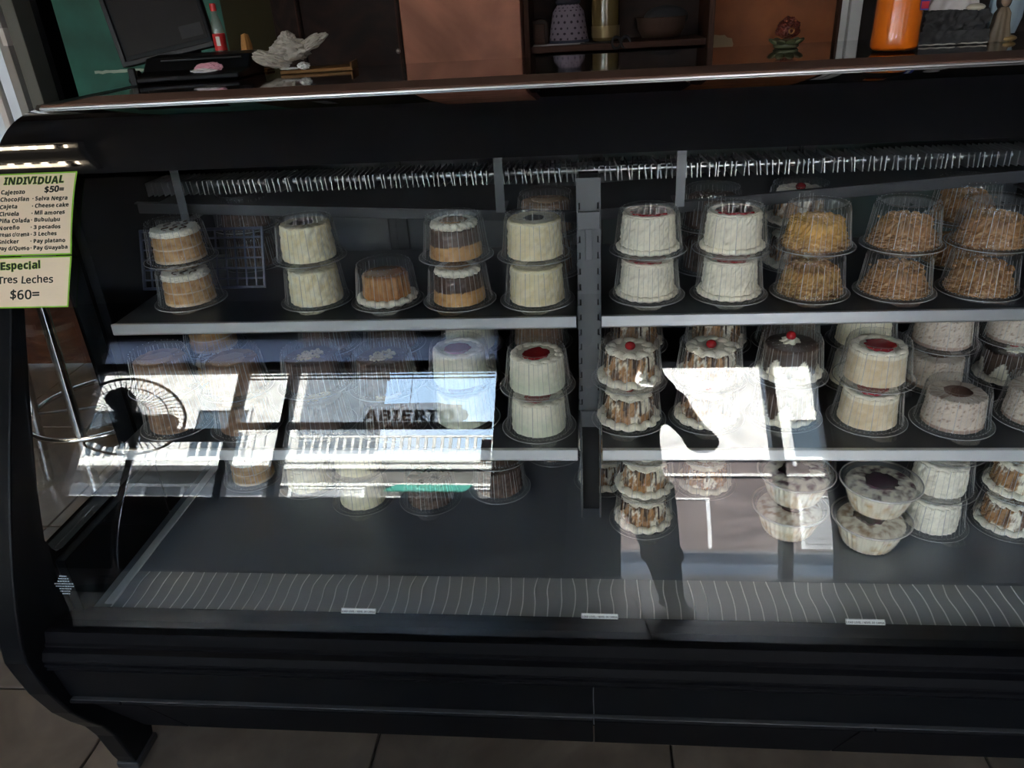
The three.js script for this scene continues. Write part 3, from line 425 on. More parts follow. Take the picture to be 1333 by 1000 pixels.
const KINDS = {
  tanLayer: (p) => { const c = vc('cake', drum({ r0: 0.0475, r1: 0.044, h: 0.05, rough: 0.0016, f: 7, seed: 3, bump: (th, t) => -0.0022 * Math.exp(-(((t - 0.5) / 0.06) ** 2)), col: (th, t, n, m) => mix(mix(TAN, [0.6, 0.36, 0.15], 0.5 + n * 1.6), CREAM, t > 0.47 && t < 0.54 ? 0.5 : t < 0.1 ? 0.3 : 0) }), p); part('cream_top', drum({ r0: 0.0455, r1: 0.043, h: 0.011, rough: 0.002, f: 9, seed: 5, col: () => CREAM }).translate(0, 0.049, 0), M.cake, c); for (let k = 0; k < 3; k++) part('drizzle', tube(Array.from({ length: 9 }, (_, i) => [-0.034 + i * 0.0085, Y0 + 0.0615, -0.02 + k * 0.017 + 0.006 * Math.sin(i * 1.9 + k)]), 0.0012, 40, 5), M.chocPale, c); },
  creamPale: (p) => { const c = vc('cake', drum({ r0: 0.0495, r1: 0.0455, h: 0.064, rough: 0.0016, f: 4, seed: 7, col: (th, t, n, m) => mix(YEL, [0.84, 0.8, 0.62], 0.5 + n * 2) }), p); part('cocoa_dust', blob(0.021, 0.0012, 2, 0.5).translate(0.004, Y0 + 0.0642, 0.004), M.chocPale, c); part('pink_glaze', blob(0.014, 0.0016, 9, 0.5).translate(-0.016, Y0 + 0.0642, 0.004), std(0.6, 0.38, 0.3, 0.4), c); },
  flan: (p) => { const c = vc('cake', drum({ r0: 0.045, r1: 0.041, h: 0.053, rough: 0.0005, f: 3, seed: 8, bump: (th, t) => 0.0016 * Math.cos(th * 22), col: (th, t, n, m) => mix(mix(CAR, FLAN, 0.45 + n * 1.2), [0.33, 0.11, 0.025], t > 0.93 ? 0.55 : 0.35 * (1 - t)) }), p, M.cakeWet); part('cream_ring', ring(0.0495, 0.0085, 15, 0.35).translate(0, Y0 + 0.006, 0), M.cream, c); part('caramel_pool', blob(0.034, 0.0015, 3, 0.2).translate(0, Y0 + 0.053, 0), M.caramel, c); },
  chocoflan: (p) => { const c = vc('cake', drum({ r0: 0.0485, r1: 0.0445, h: 0.053, rough: 0.0009, seed: 9, col: (th, t, n, m) => (t > 0.46 + n * 0.12 ? mix(CHO, [0.12, 0.06, 0.04], 0.5 + m) : mix(FLAN, [0.4, 0.18, 0.06], Math.max(0, n * 3 + 0.2 * Math.sin(th * 2)))) }), p, M.cakeWet); const k = part('cream_top', ring(0.034, 0.0095, 16, 0.32).translate(0, Y0 + 0.057, 0), M.cream, c); part('cream_fill', blob(0.034, 0.011, 4, 0.05).translate(0, Y0 + 0.052, 0), M.cream, c); part('caramel_pool', blob(0.024, 0.002, 6, 0.35).translate(0, Y0 + 0.0632, 0), M.caramel, k); },
  creamDark: (p) => { const c = vc('cake', drum({ r0: 0.0495, r1: 0.0465, h: 0.064, rough: 0.0014, f: 4, seed: 10, col: (th, t, n, m) => mix(mix(YEL, BEI, t < 0.48 ? 0.25 : 0.12), CREAM, 0.25 + n + (t > 0.9 ? 0.4 : 0)) }), p); part('cream_rim', ring(0.0425, 0.0036, 13, 0.3).translate(0, Y0 + 0.0625, 0), M.creamYellow, c); part('cocoa_dust', blob(0.018, 0.0014, 5, 0.35).translate(0, Y0 + 0.0642, 0), M.choc, c); },
  redVelvetTop: (p) => { const c = vc('cake', drum({ r0: 0.0485, r1: 0.0455, h: 0.065, rough: 0.0018, f: 6, seed: 12, segs: 110, col: (th, t, n, m) => mix(CREAM, [0.74, 0.7, 0.6], 0.3 + n * 1.4) }), p); part('cream_ring', ring(0.0505, 0.0065, 19, 0.3).translate(0, Y0 + 0.0045, 0), M.cream, c); part('cream_rim', ring(0.041, 0.0032, 17, 0.25, 0.5).translate(0, Y0 + 0.065, 0), M.cream, c); part('red_glaze', blob(0.031, 0.0025, 12, 0.5).translate(0.002, Y0 + 0.0652, 0), M.red, c); },
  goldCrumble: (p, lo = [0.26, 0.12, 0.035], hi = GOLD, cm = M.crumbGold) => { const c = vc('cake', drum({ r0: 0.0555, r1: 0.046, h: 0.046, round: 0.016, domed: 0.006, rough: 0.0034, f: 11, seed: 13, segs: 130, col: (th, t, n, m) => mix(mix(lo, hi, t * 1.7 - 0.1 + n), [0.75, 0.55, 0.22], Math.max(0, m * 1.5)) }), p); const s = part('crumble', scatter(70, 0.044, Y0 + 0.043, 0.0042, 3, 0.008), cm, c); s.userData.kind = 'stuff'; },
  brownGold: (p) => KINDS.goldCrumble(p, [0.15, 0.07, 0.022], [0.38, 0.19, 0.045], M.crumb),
  brownCrumble: (p) => { const c = vc('cake', drum({ r0: 0.0555, r1: 0.044, h: 0.042, round: 0.017, domed: 0.008, rough: 0.004, f: 12, seed: 14, segs: 130, col: (th, t, n, m) => mix(mix(CRUMB, [0.2, 0.1, 0.045], 0.3 - n), [0.58, 0.4, 0.22], Math.max(0, m * 2)) }), p); const s = part('crumble', scatter(90, 0.045, Y0 + 0.039, 0.0045, 4, 0.01), M.crumb, c); s.userData.kind = 'stuff'; },
  chocTan: (p) => { const c = vc('cake', drum({ r0: 0.0495, r1: 0.047, h: 0.056, rough: 0.001, seed: 15, col: (th, t, n, m) => mix(BRN, [0.3, 0.17, 0.09], 0.45 + n + (t > 0.97 ? 0.3 : 0)) }), p); part('caramel_top', blob(0.03, 0.0014, 7, 0.35).translate(0.006, Y0 + 0.056, 0.002), std(0.36, 0.19, 0.08, 0.5), c); },
  chocNut: (p) => { const c = vc('cake', drum({ r0: 0.0495, r1: 0.0475, h: 0.056, rough: 0.001, seed: 16, col: (th, t, n, m) => mix(CHO, [0.15, 0.085, 0.06], 0.4 + n) }), p); const s = part('nut_topping', scatter(60, 0.024, Y0 + 0.058, 0.0036, 5), M.nut, c); s.userData.kind = 'stuff'; },
  scallopPink: (p) => { const c = vc('cake', drum({ r0: 0.0505, r1: 0.0475, h: 0.06, rough: 0.001, seed: 17, col: (th, t, n, m) => mix(GRE, CREAM, t * 1.1 - 0.1 + n) }), p); part('cream_rim', ring(0.041, 0.006, 13, 0.4, 0.6).translate(0, Y0 + 0.06, 0), M.cream, c); part('pink_glaze', blob(0.024, 0.002, 8, 0.4).translate(0.004, Y0 + 0.0605, 0), M.pink, c); },
  scallopRed: (p) => { const c = vc('cake', drum({ r0: 0.0505, r1: 0.0475, h: 0.06, rough: 0.001, seed: 18, col: (th, t, n, m) => mix(GRE, CREAM, t * 1.2 - 0.15 + n) }), p); part('cream_rim', ring(0.0405, 0.0068, 14, 0.5, 0.6).translate(0, Y0 + 0.06, 0), M.cream, c); part('red_glaze', blob(0.0245, 0.003, 21, 0.55).translate(0.004, Y0 + 0.0605, 0.001), M.red, c); },
  drizzleCherry: (p) => { const c = vc('cake', drum({ r0: 0.0455, r1: 0.043, h: 0.055, rough: 0.0018, f: 7, seed: 19, segs: 150, col: (th, t, n, m) => streaks(th, t, 19, CREAM, TAN, CHO) }), p, M.cakeWet); part('cream_ring', ring(0.0495, 0.0095, 13, 0.5).translate(0, Y0 + 0.006, 0), M.cream, c); for (let k = 0; k < 8; k++) { const a = k * 0.785 + 0.7 * noise.noise(k * 2.7, 1.3, 1.4), l = 0.012 + 0.05 * Math.abs(noise.noise(k * 1.9, 5, 2)), q = (r, y) => [Math.cos(a) * r, Y0 + y, Math.sin(a) * r]; part('chocolate_drip', tube([q(0.041, 0.0555), q(0.0442, 0.052), q(0.0455, 0.045), q(0.0468, 0.051 - l)], 0.0016, 14, 6), M.choc, c); } part('cream_rim', ring(0.0335, 0.0105, 10, 0.5, 0.6).translate(0, Y0 + 0.0565, 0), M.cream, c); part('cherry', new THREE.SphereGeometry(0.0095, 20, 14).scale(1.1, 0.8, 1).translate(0.002, Y0 + 0.063, 0), M.red, c); part('cream_fill', blob(0.032, 0.004, 3, 0.1).translate(0, Y0 + 0.0545, 0), M.cream, c); },
  darkCherry: (p) => { const c = vc('cake', drum({ r0: 0.0475, r1: 0.0455, h: 0.058, rough: 0.0008, seed: 20, col: (th, t, n, m) => (t < 0.4 + 0.28 * Math.cos(th * 6 + 1) ? CREAM : mix(CHO, [0.09, 0.05, 0.03], 0.4 + n)) }), p, M.cakeWet); part('cream_ring', ring(0.0505, 0.0075, 14, 0.4).translate(0, Y0 + 0.005, 0), M.cream, c); const r = part('rosette', rosette(0.0165, 0.011).translate(-0.008, Y0 + 0.058, 0), M.cream, c); part('cherry', new THREE.SphereGeometry(0.0088, 18, 12).translate(-0.006, Y0 + 0.069, 0), M.red, r); },
  beigeRed: (p) => { const c = vc('cake', drum({ r0: 0.05, r1: 0.0465, h: 0.057, rough: 0.0007, seed: 22, col: (th, t, n, m) => mix(BEI, CREAM, 0.25 + n * 0.8 + (t > 0.85 ? 0.5 : 0)) }), p); part('cream_rim', ring(0.039, 0.0068, 11, 0.45, 0.6).translate(0, Y0 + 0.058, 0), M.cream, c); part('red_glaze', blob(0.0265, 0.003, 30, 0.5).translate(0.003, Y0 + 0.059, 0), M.red, c); },
  speckled: (p) => { const c = vc('cake', drum({ r0: 0.0505, r1: 0.0465, h: 0.057, rough: 0.0012, f: 9, seed: 23, segs: 110, col: (th, t, n, m) => mix(mix(MOC, [0.66, 0.57, 0.46], 0.4 + n), [0.2, 0.1, 0.07], m > 0.2 ? 0.7 : t < 0.12 ? 0.7 : 0) }), p); part('cocoa_dust', blob(0.0225, 0.0014, 31, 0.15).translate(0, Y0 + 0.0575, 0), std(0.12, 0.05, 0.03, 0.8), c); },
  darkChoc: (p) => { const c = vc('cake', drum({ r0: 0.0495, r1: 0.046, h: 0.055, rough: 0.0018, f: 8, seed: 24, col: (th, t, n, m) => mix(CHO, [0.14, 0.075, 0.05], 0.3 + n * 1.5) }), p); const s = part('chocolate_shavings', scatter(40, 0.034, Y0 + 0.056, 0.004, 5), M.choc, c); s.userData.kind = 'stuff'; },
  paleYellow: (p) => { const c = vc('cake', drum({ r0: 0.05, r1: 0.045, h: 0.055, rough: 0.0012, seed: 25, col: (th, t, n, m) => mix([0.8, 0.74, 0.5], CREAM, t * 0.9 + n) }), p); part('cream_rim', ring(0.037, 0.0065, 12, 0.4, 0.6).translate(0, Y0 + 0.056, 0), M.cream, c); },
  plainWhite: (p) => { const c = vc('cake', drum({ r0: 0.0485, r1: 0.0455, h: 0.057, rough: 0.0018, f: 5, seed: 26, segs: 100, col: (th, t, n, m) => mix(CREAM, [0.72, 0.69, 0.6], 0.3 + n) }), p); part('cream_rim', ring(0.039, 0.0058, 16, 0.35, 0.7).translate(0, Y0 + 0.058, 0), M.cream, c); },
  caramelCream: (p) => { const c = vc('cake', drum({ r0: 0.0465, r1: 0.043, h: 0.052, rough: 0.0022, f: 7, seed: 27, segs: 150, col: (th, t, n, m) => streaks(th, t, 27, CREAM, TAN, [0.16, 0.07, 0.03]) }), p, M.cakeWet); part('cream_ring', ring(0.0505, 0.0085, 13, 0.5).translate(0, Y0 + 0.0055, 0), M.cream, c); for (let k = 0; k < 8; k++) { const a = k * 0.785 + 0.4 * noise.noise(k * 3.7, 1, 1), l = 0.014 + 0.03 * Math.abs(noise.noise(k * 2.9, 5, 2)), q = (r, y) => [Math.cos(a) * r, Y0 + y, Math.sin(a) * r]; part('caramel_drip', tube([q(0.041, 0.0525), q(0.0442, 0.049), q(0.0455, 0.042), q(0.0472, 0.048 - l)], 0.0018, 14, 6), M.chocPale, c); } part('cream_rim', ring(0.033, 0.0095, 11, 0.5, 0.65).translate(0, Y0 + 0.053, 0), M.cream, c); },
};
const protos = {};
function makeBox(kind) {
  const g = new THREE.Group(); g.userData = { category: 'boxed cake' };
  const t = part('base_tray', G.tray, M.clear, g), tab = part('tab', G.tab, M.clear, t); part('button', G.button, M.clear, tab);
  KINDS[kind](g);
  const dl = part('dome_lid', G.dome, M.clear, g), rb = part('moulded_glint_ribbing', G.ribs, M.glintRib, dl); rb.userData.kind = 'stuff'; return g;
}
const PITCH = 0.0848;
function boxedCake(kind, label, x, y, z, turn, group) {
  const o = protos[kind] ? protos[kind].clone() : (protos[kind] = makeBox(kind));
  o.name = numbered('boxed_cake'); o.position.set(x, y, z); o.rotation.y = turn; o.userData = { label, category: 'boxed cake' }; if (group) o.userData.group = group;
  scene.add(o); return o;
}
const TIER = { 1: ['single box'], 2: ['lower box', 'upper box'], 3: ['bottom box', 'middle box', 'top box'] };
function stack(kind, looks, place, n, x, y, z, group, lean = 0) {
  for (let k = 0; k < n; k++) { const lk = Array.isArray(looks) ? looks[k] : looks; const kd = Array.isArray(kind) ? kind[k] : kind;
    boxedCake(kd, `${lk}, ${TIER[n][k]} ${place}`, x + lean * k + (rnd() - 0.5) * 0.001, y + k * PITCH, z + (rnd() - 0.5) * 0.004, ((y > 0.6 ? z < -1.385 : z < -1.4) ? 1 : -1) * (1.57 + (rnd() - 0.5) * 0.7), group); }
}
const YA = 0.8965, YB = 0.6805, YD = 0.4245, ga = 'domed cakes on the top shelf', gb = 'domed cakes on the lower shelf', gd = 'domed cakes on the bottom deck';
// top shelf, from the price sign to the far end
stack('tanLayer', 'tan layer cake with cream and chocolate drizzle', 'of first stack, top shelf', 2, -0.785, YA, -1.372, ga);
stack('creamPale', 'pale yellow frosted cake with brown-pink top', 'of second stack on top shelf', 2, -0.524, YA, -1.357, ga);
stack('flan', 'caramel flan with a white cream ring', 'third along the top shelf', 1, -0.382, YA, -1.35, ga);
stack('chocoflan', 'half-chocolate half-flan cake with white piped top', 'of fourth stack on top shelf', 2, -0.243, YA, -1.345, ga);
stack('creamDark', 'cream cake with a dark centre spot', 'beside the slotted post, top shelf', 2, -0.097, YA, -1.34, ga);
stack('redVelvetTop', 'white frosted cake with red glaze', 'just past the slotted post, top shelf', 2, 0.104, YA, -1.352, ga);
stack('redVelvetTop', 'white frosted cake with red glaze', 'of second white stack, top shelf', 2, 0.25, YA, -1.346, ga);
stack(['brownGold', 'goldCrumble'], ['brown-gold crumble cake', 'golden yellow crumble cake'], 'beside brown streusel, top shelf', 2, 0.392, YA, -1.349, ga);
stack('brownCrumble', 'brown streusel cake', 'next to the golden crumble, top shelf', 2, 0.537, YA, -1.346, ga);
stack('brownCrumble', 'brown streusel cake', 'of last stack at right end, top shelf', 2, 0.678, YA, -1.342, ga);
// rear row of the top shelf
stack('darkChoc', 'brown cake in a dim box', 'behind first stack, top shelf', 2, -0.745, YA, -1.60, ga);
stack('chocTan', 'brown cake', 'behind the stack beside the post, top shelf', 2, -0.085, YA, -1.5, ga);
stack('darkChoc', 'dark chocolate cake', 'behind second white stack, top shelf', 2, 0.235, YA, -1.5, ga);
stack('drizzleCherry', 'chocolate cake with white cream band', 'behind the golden crumble, top shelf', 2, 0.40, YA, -1.51, ga);
stack('brownCrumble', 'dim brown cake', 'behind the last stack, top shelf', 2, 0.70, YA, -1.5, ga);
// lower shelf
stack('chocTan', 'brown cake with tan top', 'of first stack on lower shelf', 2, -0.815, YB, -1.256, gb);
stack('chocTan', 'brown cake with orange-tan top', 'of second stack on lower shelf', 2, -0.668, YB, -1.25, gb);
stack('chocNut', 'chocolate cake with chopped nuts', 'of third stack on lower shelf', 2, -0.519, YB, -1.256, gb);
stack('chocNut', 'chocolate cake with chopped nuts', 'of fourth stack on lower shelf', 2, -0.38, YB, -1.25, gb);
stack('scallopPink', 'white cake with faded pink top', 'of fifth stack on lower shelf', 2, -0.242, YB, -1.272, gb);
stack('scallopRed', 'pale green scalloped cake with red centre', 'beside the slotted post, lower shelf', 2, -0.096, YB, -1.244, gb);
stack('drizzleCherry', 'chocolate-drizzled cake with cherry', 'just past the slotted post, lower shelf', 2, 0.07, YB, -1.268, gb);
stack('drizzleCherry', 'chocolate-drizzled cake with pale cherry', 'behind the white reflection, lower shelf', 2, 0.213, YB, -1.272, gb);
stack('darkCherry', 'dark cake with white skirts and cherry rosette', 'right of white reflection, lower shelf', 2, 0.354, YB, -1.28, gb);
stack('beigeRed', 'beige cake with white scallops and red glaze', 'left of speckled mocha, lower shelf', 2, 0.497, YB, -1.265, gb);
stack('speckled', 'speckled mocha cake with round brown top', 'in front row, lower shelf', 1, 0.64, YB, -1.254, gb);
stack('speckled', 'speckled mocha cake cut by the picture edge', 'at right end, lower shelf', 1, 0.785, YB, -1.27, gb);
// rear row of the lower shelf, seen under the top shelf
stack('tanLayer', 'brown layer cake', 'behind first and second stacks, lower shelf', 2, -0.80, YB, -1.44, gb);
stack('darkChoc', 'dark cake', 'behind third stack, lower shelf', 2, -0.55, YB, -1.44, gb);
stack('darkChoc', 'dark chocolate cake', 'behind fourth stack, lower shelf', 2, -0.41, YB, -1.44, gb);
stack('scallopPink', 'pale green cake', 'behind fifth stack, lower shelf', 2, -0.245, YB, -1.43, gb);
stack('chocTan', 'tan cake', 'behind the stack beside the post, lower shelf', 2, -0.105, YB, -1.44, gb);
stack('drizzleCherry', 'brown and cream cake', 'behind first cherry stack, lower shelf', 2, 0.085, YB, -1.42, gb);
stack('drizzleCherry', 'cream-topped chocolate cake', 'behind second cherry stack, lower shelf', 2, 0.245, YB, -1.42, gb);
stack('darkChoc', 'very dark cake', 'behind the cherry rosette stack, lower shelf', 2, 0.385, YB, -1.425, gb);
stack('paleYellow', 'pale yellow cake', 'behind the beige stack, lower shelf', 2, 0.526, YB, -1.42, gb);
stack('speckled', 'speckled beige cake', 'behind the single speckled mocha, lower shelf', 2, 0.667, YB, -1.41, gb);
stack(['darkCherry', 'speckled'], ['white cake with dark top', 'speckled beige cake'], 'in rear row at right end, lower shelf', 2, 0.809, YB, -1.43, gb);
// bottom deck
stack('tanLayer', 'brown and cream cake', 'nearest the end window, bottom deck', 2, -0.79, YD, -1.45, gd);
stack('paleYellow', 'pale yellow cake', 'left of the pale stack, bottom deck', 2, -0.645, YD, -1.425, gd);
stack('paleYellow', 'pale cream cake', 'in front row, bottom deck', 2, -0.502, YD, -1.366, gd);
stack('darkChoc', 'dark chocolate cake', 'in front row, bottom deck', 1, -0.352, YD, -1.37, gd);
stack('darkChoc', 'chocolate cake', 'right of dark single, bottom deck', 2, -0.204, YD, -1.414, gd);
stack('darkChoc', 'dark cake', 'half hidden near the slotted post, bottom deck', 1, -0.09, YD, -1.56, gd);
stack('drizzleCherry', 'white cake with chocolate drizzle', 'just past slotted post, bottom deck', 3, 0.105, YD, -1.30, gd);
stack('drizzleCherry', 'drizzled cake', 'behind the drizzled stack, bottom deck', 2, 0.03, YD, -1.44, gd);
stack('caramelCream', 'brown and cream cake', 'behind the white reflection, bottom deck', 2, 0.245, YD, -1.43, gd);
stack('caramelCream', 'cream cake', 'behind the fluted tubs, bottom deck', 2, 0.47, YD, -1.46, gd);
stack('plainWhite', ['plain white frosted cake', 'plain white frosted cake', 'white cake with a red streak'], 'beside the fluted tubs, bottom deck', 3, 0.667, YD, -1.30, gd);
stack('caramelCream', 'cream cake with caramel drips', 'of last stack at right end, bottom deck', 3, 0.81, YD, -1.30, gd);

// ---------------------------------------------------------------- fluted dessert tubs
{
  const fl = (r, th) => r * (1 + 0.02 * Math.cos(th * 36));
  const bowl = surf([[0.0004, 0.001], [0.044, 0.001], [0.048, 0.003], [0.0535, 0.015], [0.0595, 0.031], [0.0645, 0.046], [0.0665, 0.052], [0.0715, 0.0535], [0.0735, 0.0535], [0.0735, 0.05]], 160, (th, i, r, y) => [i > 1 && i < 6 ? fl(r, th) : r, y]);
  const fill = (s, top) => surf([[0.0004, 0.002], [0.0435, 0.002], [0.0475, 0.004], [0.0505, 0.010], [0.0535, 0.017], [0.056, 0.024], [0.0585, 0.031], [0.061, 0.039], [0.0632, 0.0455], [0.061, 0.049], [0.058, 0.051], [0.053, 0.0525], [0.048, 0.053], [0.043, 0.0535], [0.038, 0.054], [0.033, 0.054], [0.028, 0.0545], [0.022, 0.055], [0.012, 0.055], [0.0004, 0.0552]], 160, (th, i, r, y) => [i > 1 && i < 9 ? fl(r, th) - 0.0009 : r, y + (i > 8 ? 0.0025 * fbm(Math.cos(th) * r * 90, s, Math.sin(th) * r * 90, 3) : 0)],
    (th, i, r, y) => { const n = fbm(Math.cos(th) * 3.5 + s, y * 70, Math.sin(th) * 3.5, 3), m = fbm(Math.cos(th) * r * 62 + s, s, Math.sin(th) * r * 62, 3); if (i >= 9) return mix(CREAM, top ? [0.1, 0.03, 0.05] : [0.35, 0.22, 0.12], Math.max(0, m * 3 + (i > 10 ? 0.35 : 0))); return mix(CREAM, y < 0.028 + n * 0.03 ? [0.62, 0.45, 0.24] : [0.55, 0.32, 0.4], y < 0.028 + n * 0.03 ? 0.4 + n * 2 : Math.max(0, n * 2.4 - 0.35)); });
  const lid = surf([[0.0745, 0.05], [0.0752, 0.0545], [0.0735, 0.057], [0.0695, 0.057], [0.068, 0.0555], [0.0655, 0.0605], [0.06, 0.0685], [0.051, 0.076], [0.04, 0.081], [0.0385, 0.0795], [0.02, 0.0805], [0.0004, 0.0805]], 96);
  const rim = new THREE.TorusGeometry(0.0735, 0.0017, 8, 96).rotateX(Math.PI / 2).translate(0, 0.0545, 0);
  const rimM = phys(0.8, 0.76, 0.74, { transmission: 0.5, roughness: 0.3, thickness: 0 });
  const tub = (label, x, y, z, s, top, turn) => { const o = thing('dessert_tub', label, 'dessert tub', [x, y, z], turn, 'fluted dessert tubs on the bottom deck'); o.scale.setScalar(0.97);
    part('bowl', bowl.clone().scale(1, 1.16, 1), M.clear, o); const d = part('dessert', fill(s, top).scale(1, 1.16, 1), M.cake, o); part('fruit_topping', blob(0.029, 0.003, s, 0.4).translate(0.004, 0.0632, 0), M.purple, d); part('lid', lid.clone().scale(1, 0.8, 1).translate(0, 0.0188, 0), M.clearLid, o); part('rim', rim.clone().translate(0, 0.008, 0), rimM, o); };
  tub('fluted tub of cream dessert with dull purple top, lower one nearer the white reflection', 0.388, YD, -1.28, 1.3, false, 0.4);
  tub('fluted tub of cream dessert with purple-flecked side, upper one nearer the white reflection', 0.391, YD + 0.0815, -1.276, 2.7, true, 1.9);
  tub('fluted tub of cream dessert with tan crumbs, lower one beside the white cakes', 0.531, YD, -1.243, 4.1, false, 3.0);
  tub('fluted tub with glossy dark purple fruit top, upper one beside the white cakes', 0.536, YD + 0.0815, -1.245, 5.9, true, 4.6);
}
{ // dark mesh in place of a grid reflection, behind the first cakes
  const t = thing('reflection_mesh', 'dark blue mesh in place of a reflection behind the tan layer cakes', 'tray', [-0.797, YA, -1.45]);
  const m = std(0.03, 0.038, 0.075, 0.3), geo = (q) => q.rotateX(-0.35).translate(0, 0.0015, 0), W = 0.134, H = 0.125;
  part('rim', geo(join([span(-W, W, 0, 0.006, -0.003, 0.003), span(-W, W, H - 0.006, H, -0.003, 0.003), span(-W, -W + 0.006, 0, H, -0.003, 0.003), span(W - 0.006, W, 0, H, -0.003, 0.003)])), m, t);
  for (let k = 1; k < 6; k++) part('cross_bar', geo(span(-W, W, (k * H) / 6 - 0.0018, (k * H) / 6 + 0.0018, -0.0015, 0.0015, 0.0005)), m, t);
  for (let k = 1; k < 13; k++) part('upright_bar', geo(span(-W + (k * 2 * W) / 13 - 0.0018, -W + (k * 2 * W) / 13 + 0.0018, 0.003, H - 0.003, -0.0015, 0.0015, 0.0005)), m, t);
}

// ---------------------------------------------------------------- things on the counter
const CT = 1.2765;
{ // dark monitor, tilted to one side on its stand
  const t = thing('monitor', 'black point of sale monitor tipped sideways at the end of the counter', 'monitor', [-0.995, 1.32, -1.955]);
  t.rotation.set(-0.12, 0.12, 0.17);
  part('housing', box(0.232, 0.3, 0.022, -0.0165, 0.15, 0, 0.006), M.blackSatin, t);
  part('screen', box(0.204, 0.265, 0.002, -0.0125, 0.155, 0.0115, 0), phys(0.01, 0.007, 0.006, { roughness: 0.35, specularIntensity: 0.12 }), t);
  part('bezel', join([box(0.012, 0.3, 0.008, -0.127, 0.15, 0.013, 0.002), box(0.232, 0.012, 0.008, -0.0165, 0.006, 0.013, 0.002)]), phys(0.02, 0.02, 0.021, { roughness: 0.4, specularIntensity: 0.3 }), t);
  part('sticker', box(0.055, 0.028, 0.001, 0.055, 0.045, 0.0125, 0), M.rubber, t);
  part('stand', join([box(0.05, 0.12, 0.03, 0.02, 0.0, -0.035, 0.006), box(0.16, 0.012, 0.12, 0.02, -0.05, -0.03, 0.004)]), M.blackSatin, t);
}
{ // receipt printer with a paper roll
  const t = thing('receipt_printer', 'low black receipt printer with crumpled pink paper lying on it', 'printer', [-0.89, CT, -1.835], 0.05);
  part('body', sweepX([[0.075, 0], [0.08, 0.012], [0.02, 0.02], [-0.01, 0.046], [-0.07, 0.05], [-0.08, 0.044], [-0.08, 0]], -0.125, 0.125, [], 0.004), M.blackPaint, t);
  part('front_tray', box(0.25, 0.012, 0.05, 0, 0.008, 0.07, 0.004), M.blackSatin, t);
  part('paper_slot', box(0.19, 0.004, 0.006, 0.01, 0.0405, 0.0, 0.001), M.rubber, t);
  part('hinge', new THREE.CylinderGeometry(0.012, 0.012, 0.02, 16).rotateZ(Math.PI / 2).translate(-0.128, 0.014, 0.05), M.rubber, t);
  const b = thing('carton', 'small dark blue carton behind the receipt printer', 'box', [-0.965, CT, -1.945], 0.05);
  part('box', box(0.14, 0.04, 0.06, 0, 0.02, 0, 0.003), std(0.015, 0.014, 0.07, 0.45), b); part('flap', box(0.138, 0.003, 0.02, 0, 0.041, 0.02, 0.001), std(0.03, 0.03, 0.1, 0.45), b);
  const p = thing('paper_bundle', 'crumpled pink and white paper on the receipt printer', 'paper', [-0.845, CT + 0.024, -1.792], 0.1);
  const crumple = (w, h, d, s) => { const g = new THREE.IcosahedronGeometry(1, 6), q = g.attributes.position, v = new THREE.Vector3(); for (let i = 0; i < q.count; i++) { v.fromBufferAttribute(q, i); const n = 1 + 0.5 * fbm(v.x * 1.8 + s, v.y * 1.8, v.z * 1.8, 3) - 0.24 * Math.abs(noise.noise(v.x * 2.6 + s, v.y * 2.6, v.z * 2.6)) - 0.09 * Math.abs(noise.noise(v.x * 7 + s, v.y * 7, v.z * 7)); q.setXYZ(i, v.x * n * w, v.y * n * h, v.z * n * d); } g.computeVertexNormals(); return g; };
  part('pink_sheet', crumple(0.033, 0.011, 0.012, 3), std(0.62, 0.3, 0.36, 0.8), p); part('white_sheet', crumple(0.03, 0.006, 0.012, 6).translate(-0.012, -0.006, 0.006), std(0.6, 0.56, 0.55, 0.8), p);
  const n = thing('plastic_bag', 'crumpled translucent plastic bag on a wooden board', 'bag', [-0.675, CT + 0.03, -1.86]);
  const bm = phys(0.5, 0.45, 0.38, { transmission: 0.3, roughness: 0.55, thickness: 0, side: THREE.DoubleSide });
  const bg = crumple(0.05, 0.026, 0.03, 11); part('bag', bg.translate(0.0, 0.018, 0), bm, n); part('bag_handle', crumple(0.042, 0.013, 0.018, 17).rotateZ(0.42).translate(0.052, 0.03, 0), bm, n); part('bag_top', crumple(0.02, 0.018, 0.016, 25).translate(-0.004, 0.04, 0.002), bm, n); part('bag_fold', crumple(0.05, 0.017, 0.026, 21).rotateZ(-0.2).translate(-0.045, 0.0, 0.005), bm, n);
  const nk = thing('napkin', 'crumpled white napkin beside the plastic bag', 'napkin', [-0.634, CT + 0.0155, -1.812]); part('napkin', crumple(0.016, 0.008, 0.011, 31), M.whitePaint, nk); part('napkin_tail', crumple(0.022, 0.0025, 0.007, 33).translate(-0.033, -0.004, 0.004), M.whitePaint, nk);
  const bd = thing('wooden_board', 'small pale wooden board on the counter under the bag', 'board', [-0.615, CT, -1.86], 0.12); part('board', box(0.16, 0.008, 0.09, 0, 0.004, 0, 0.002), M.paleWood, bd); part('board_lip', box(0.004, 0.018, 0.09, 0.08, 0.009, 0, 0.001), M.paleWood, bd);
}
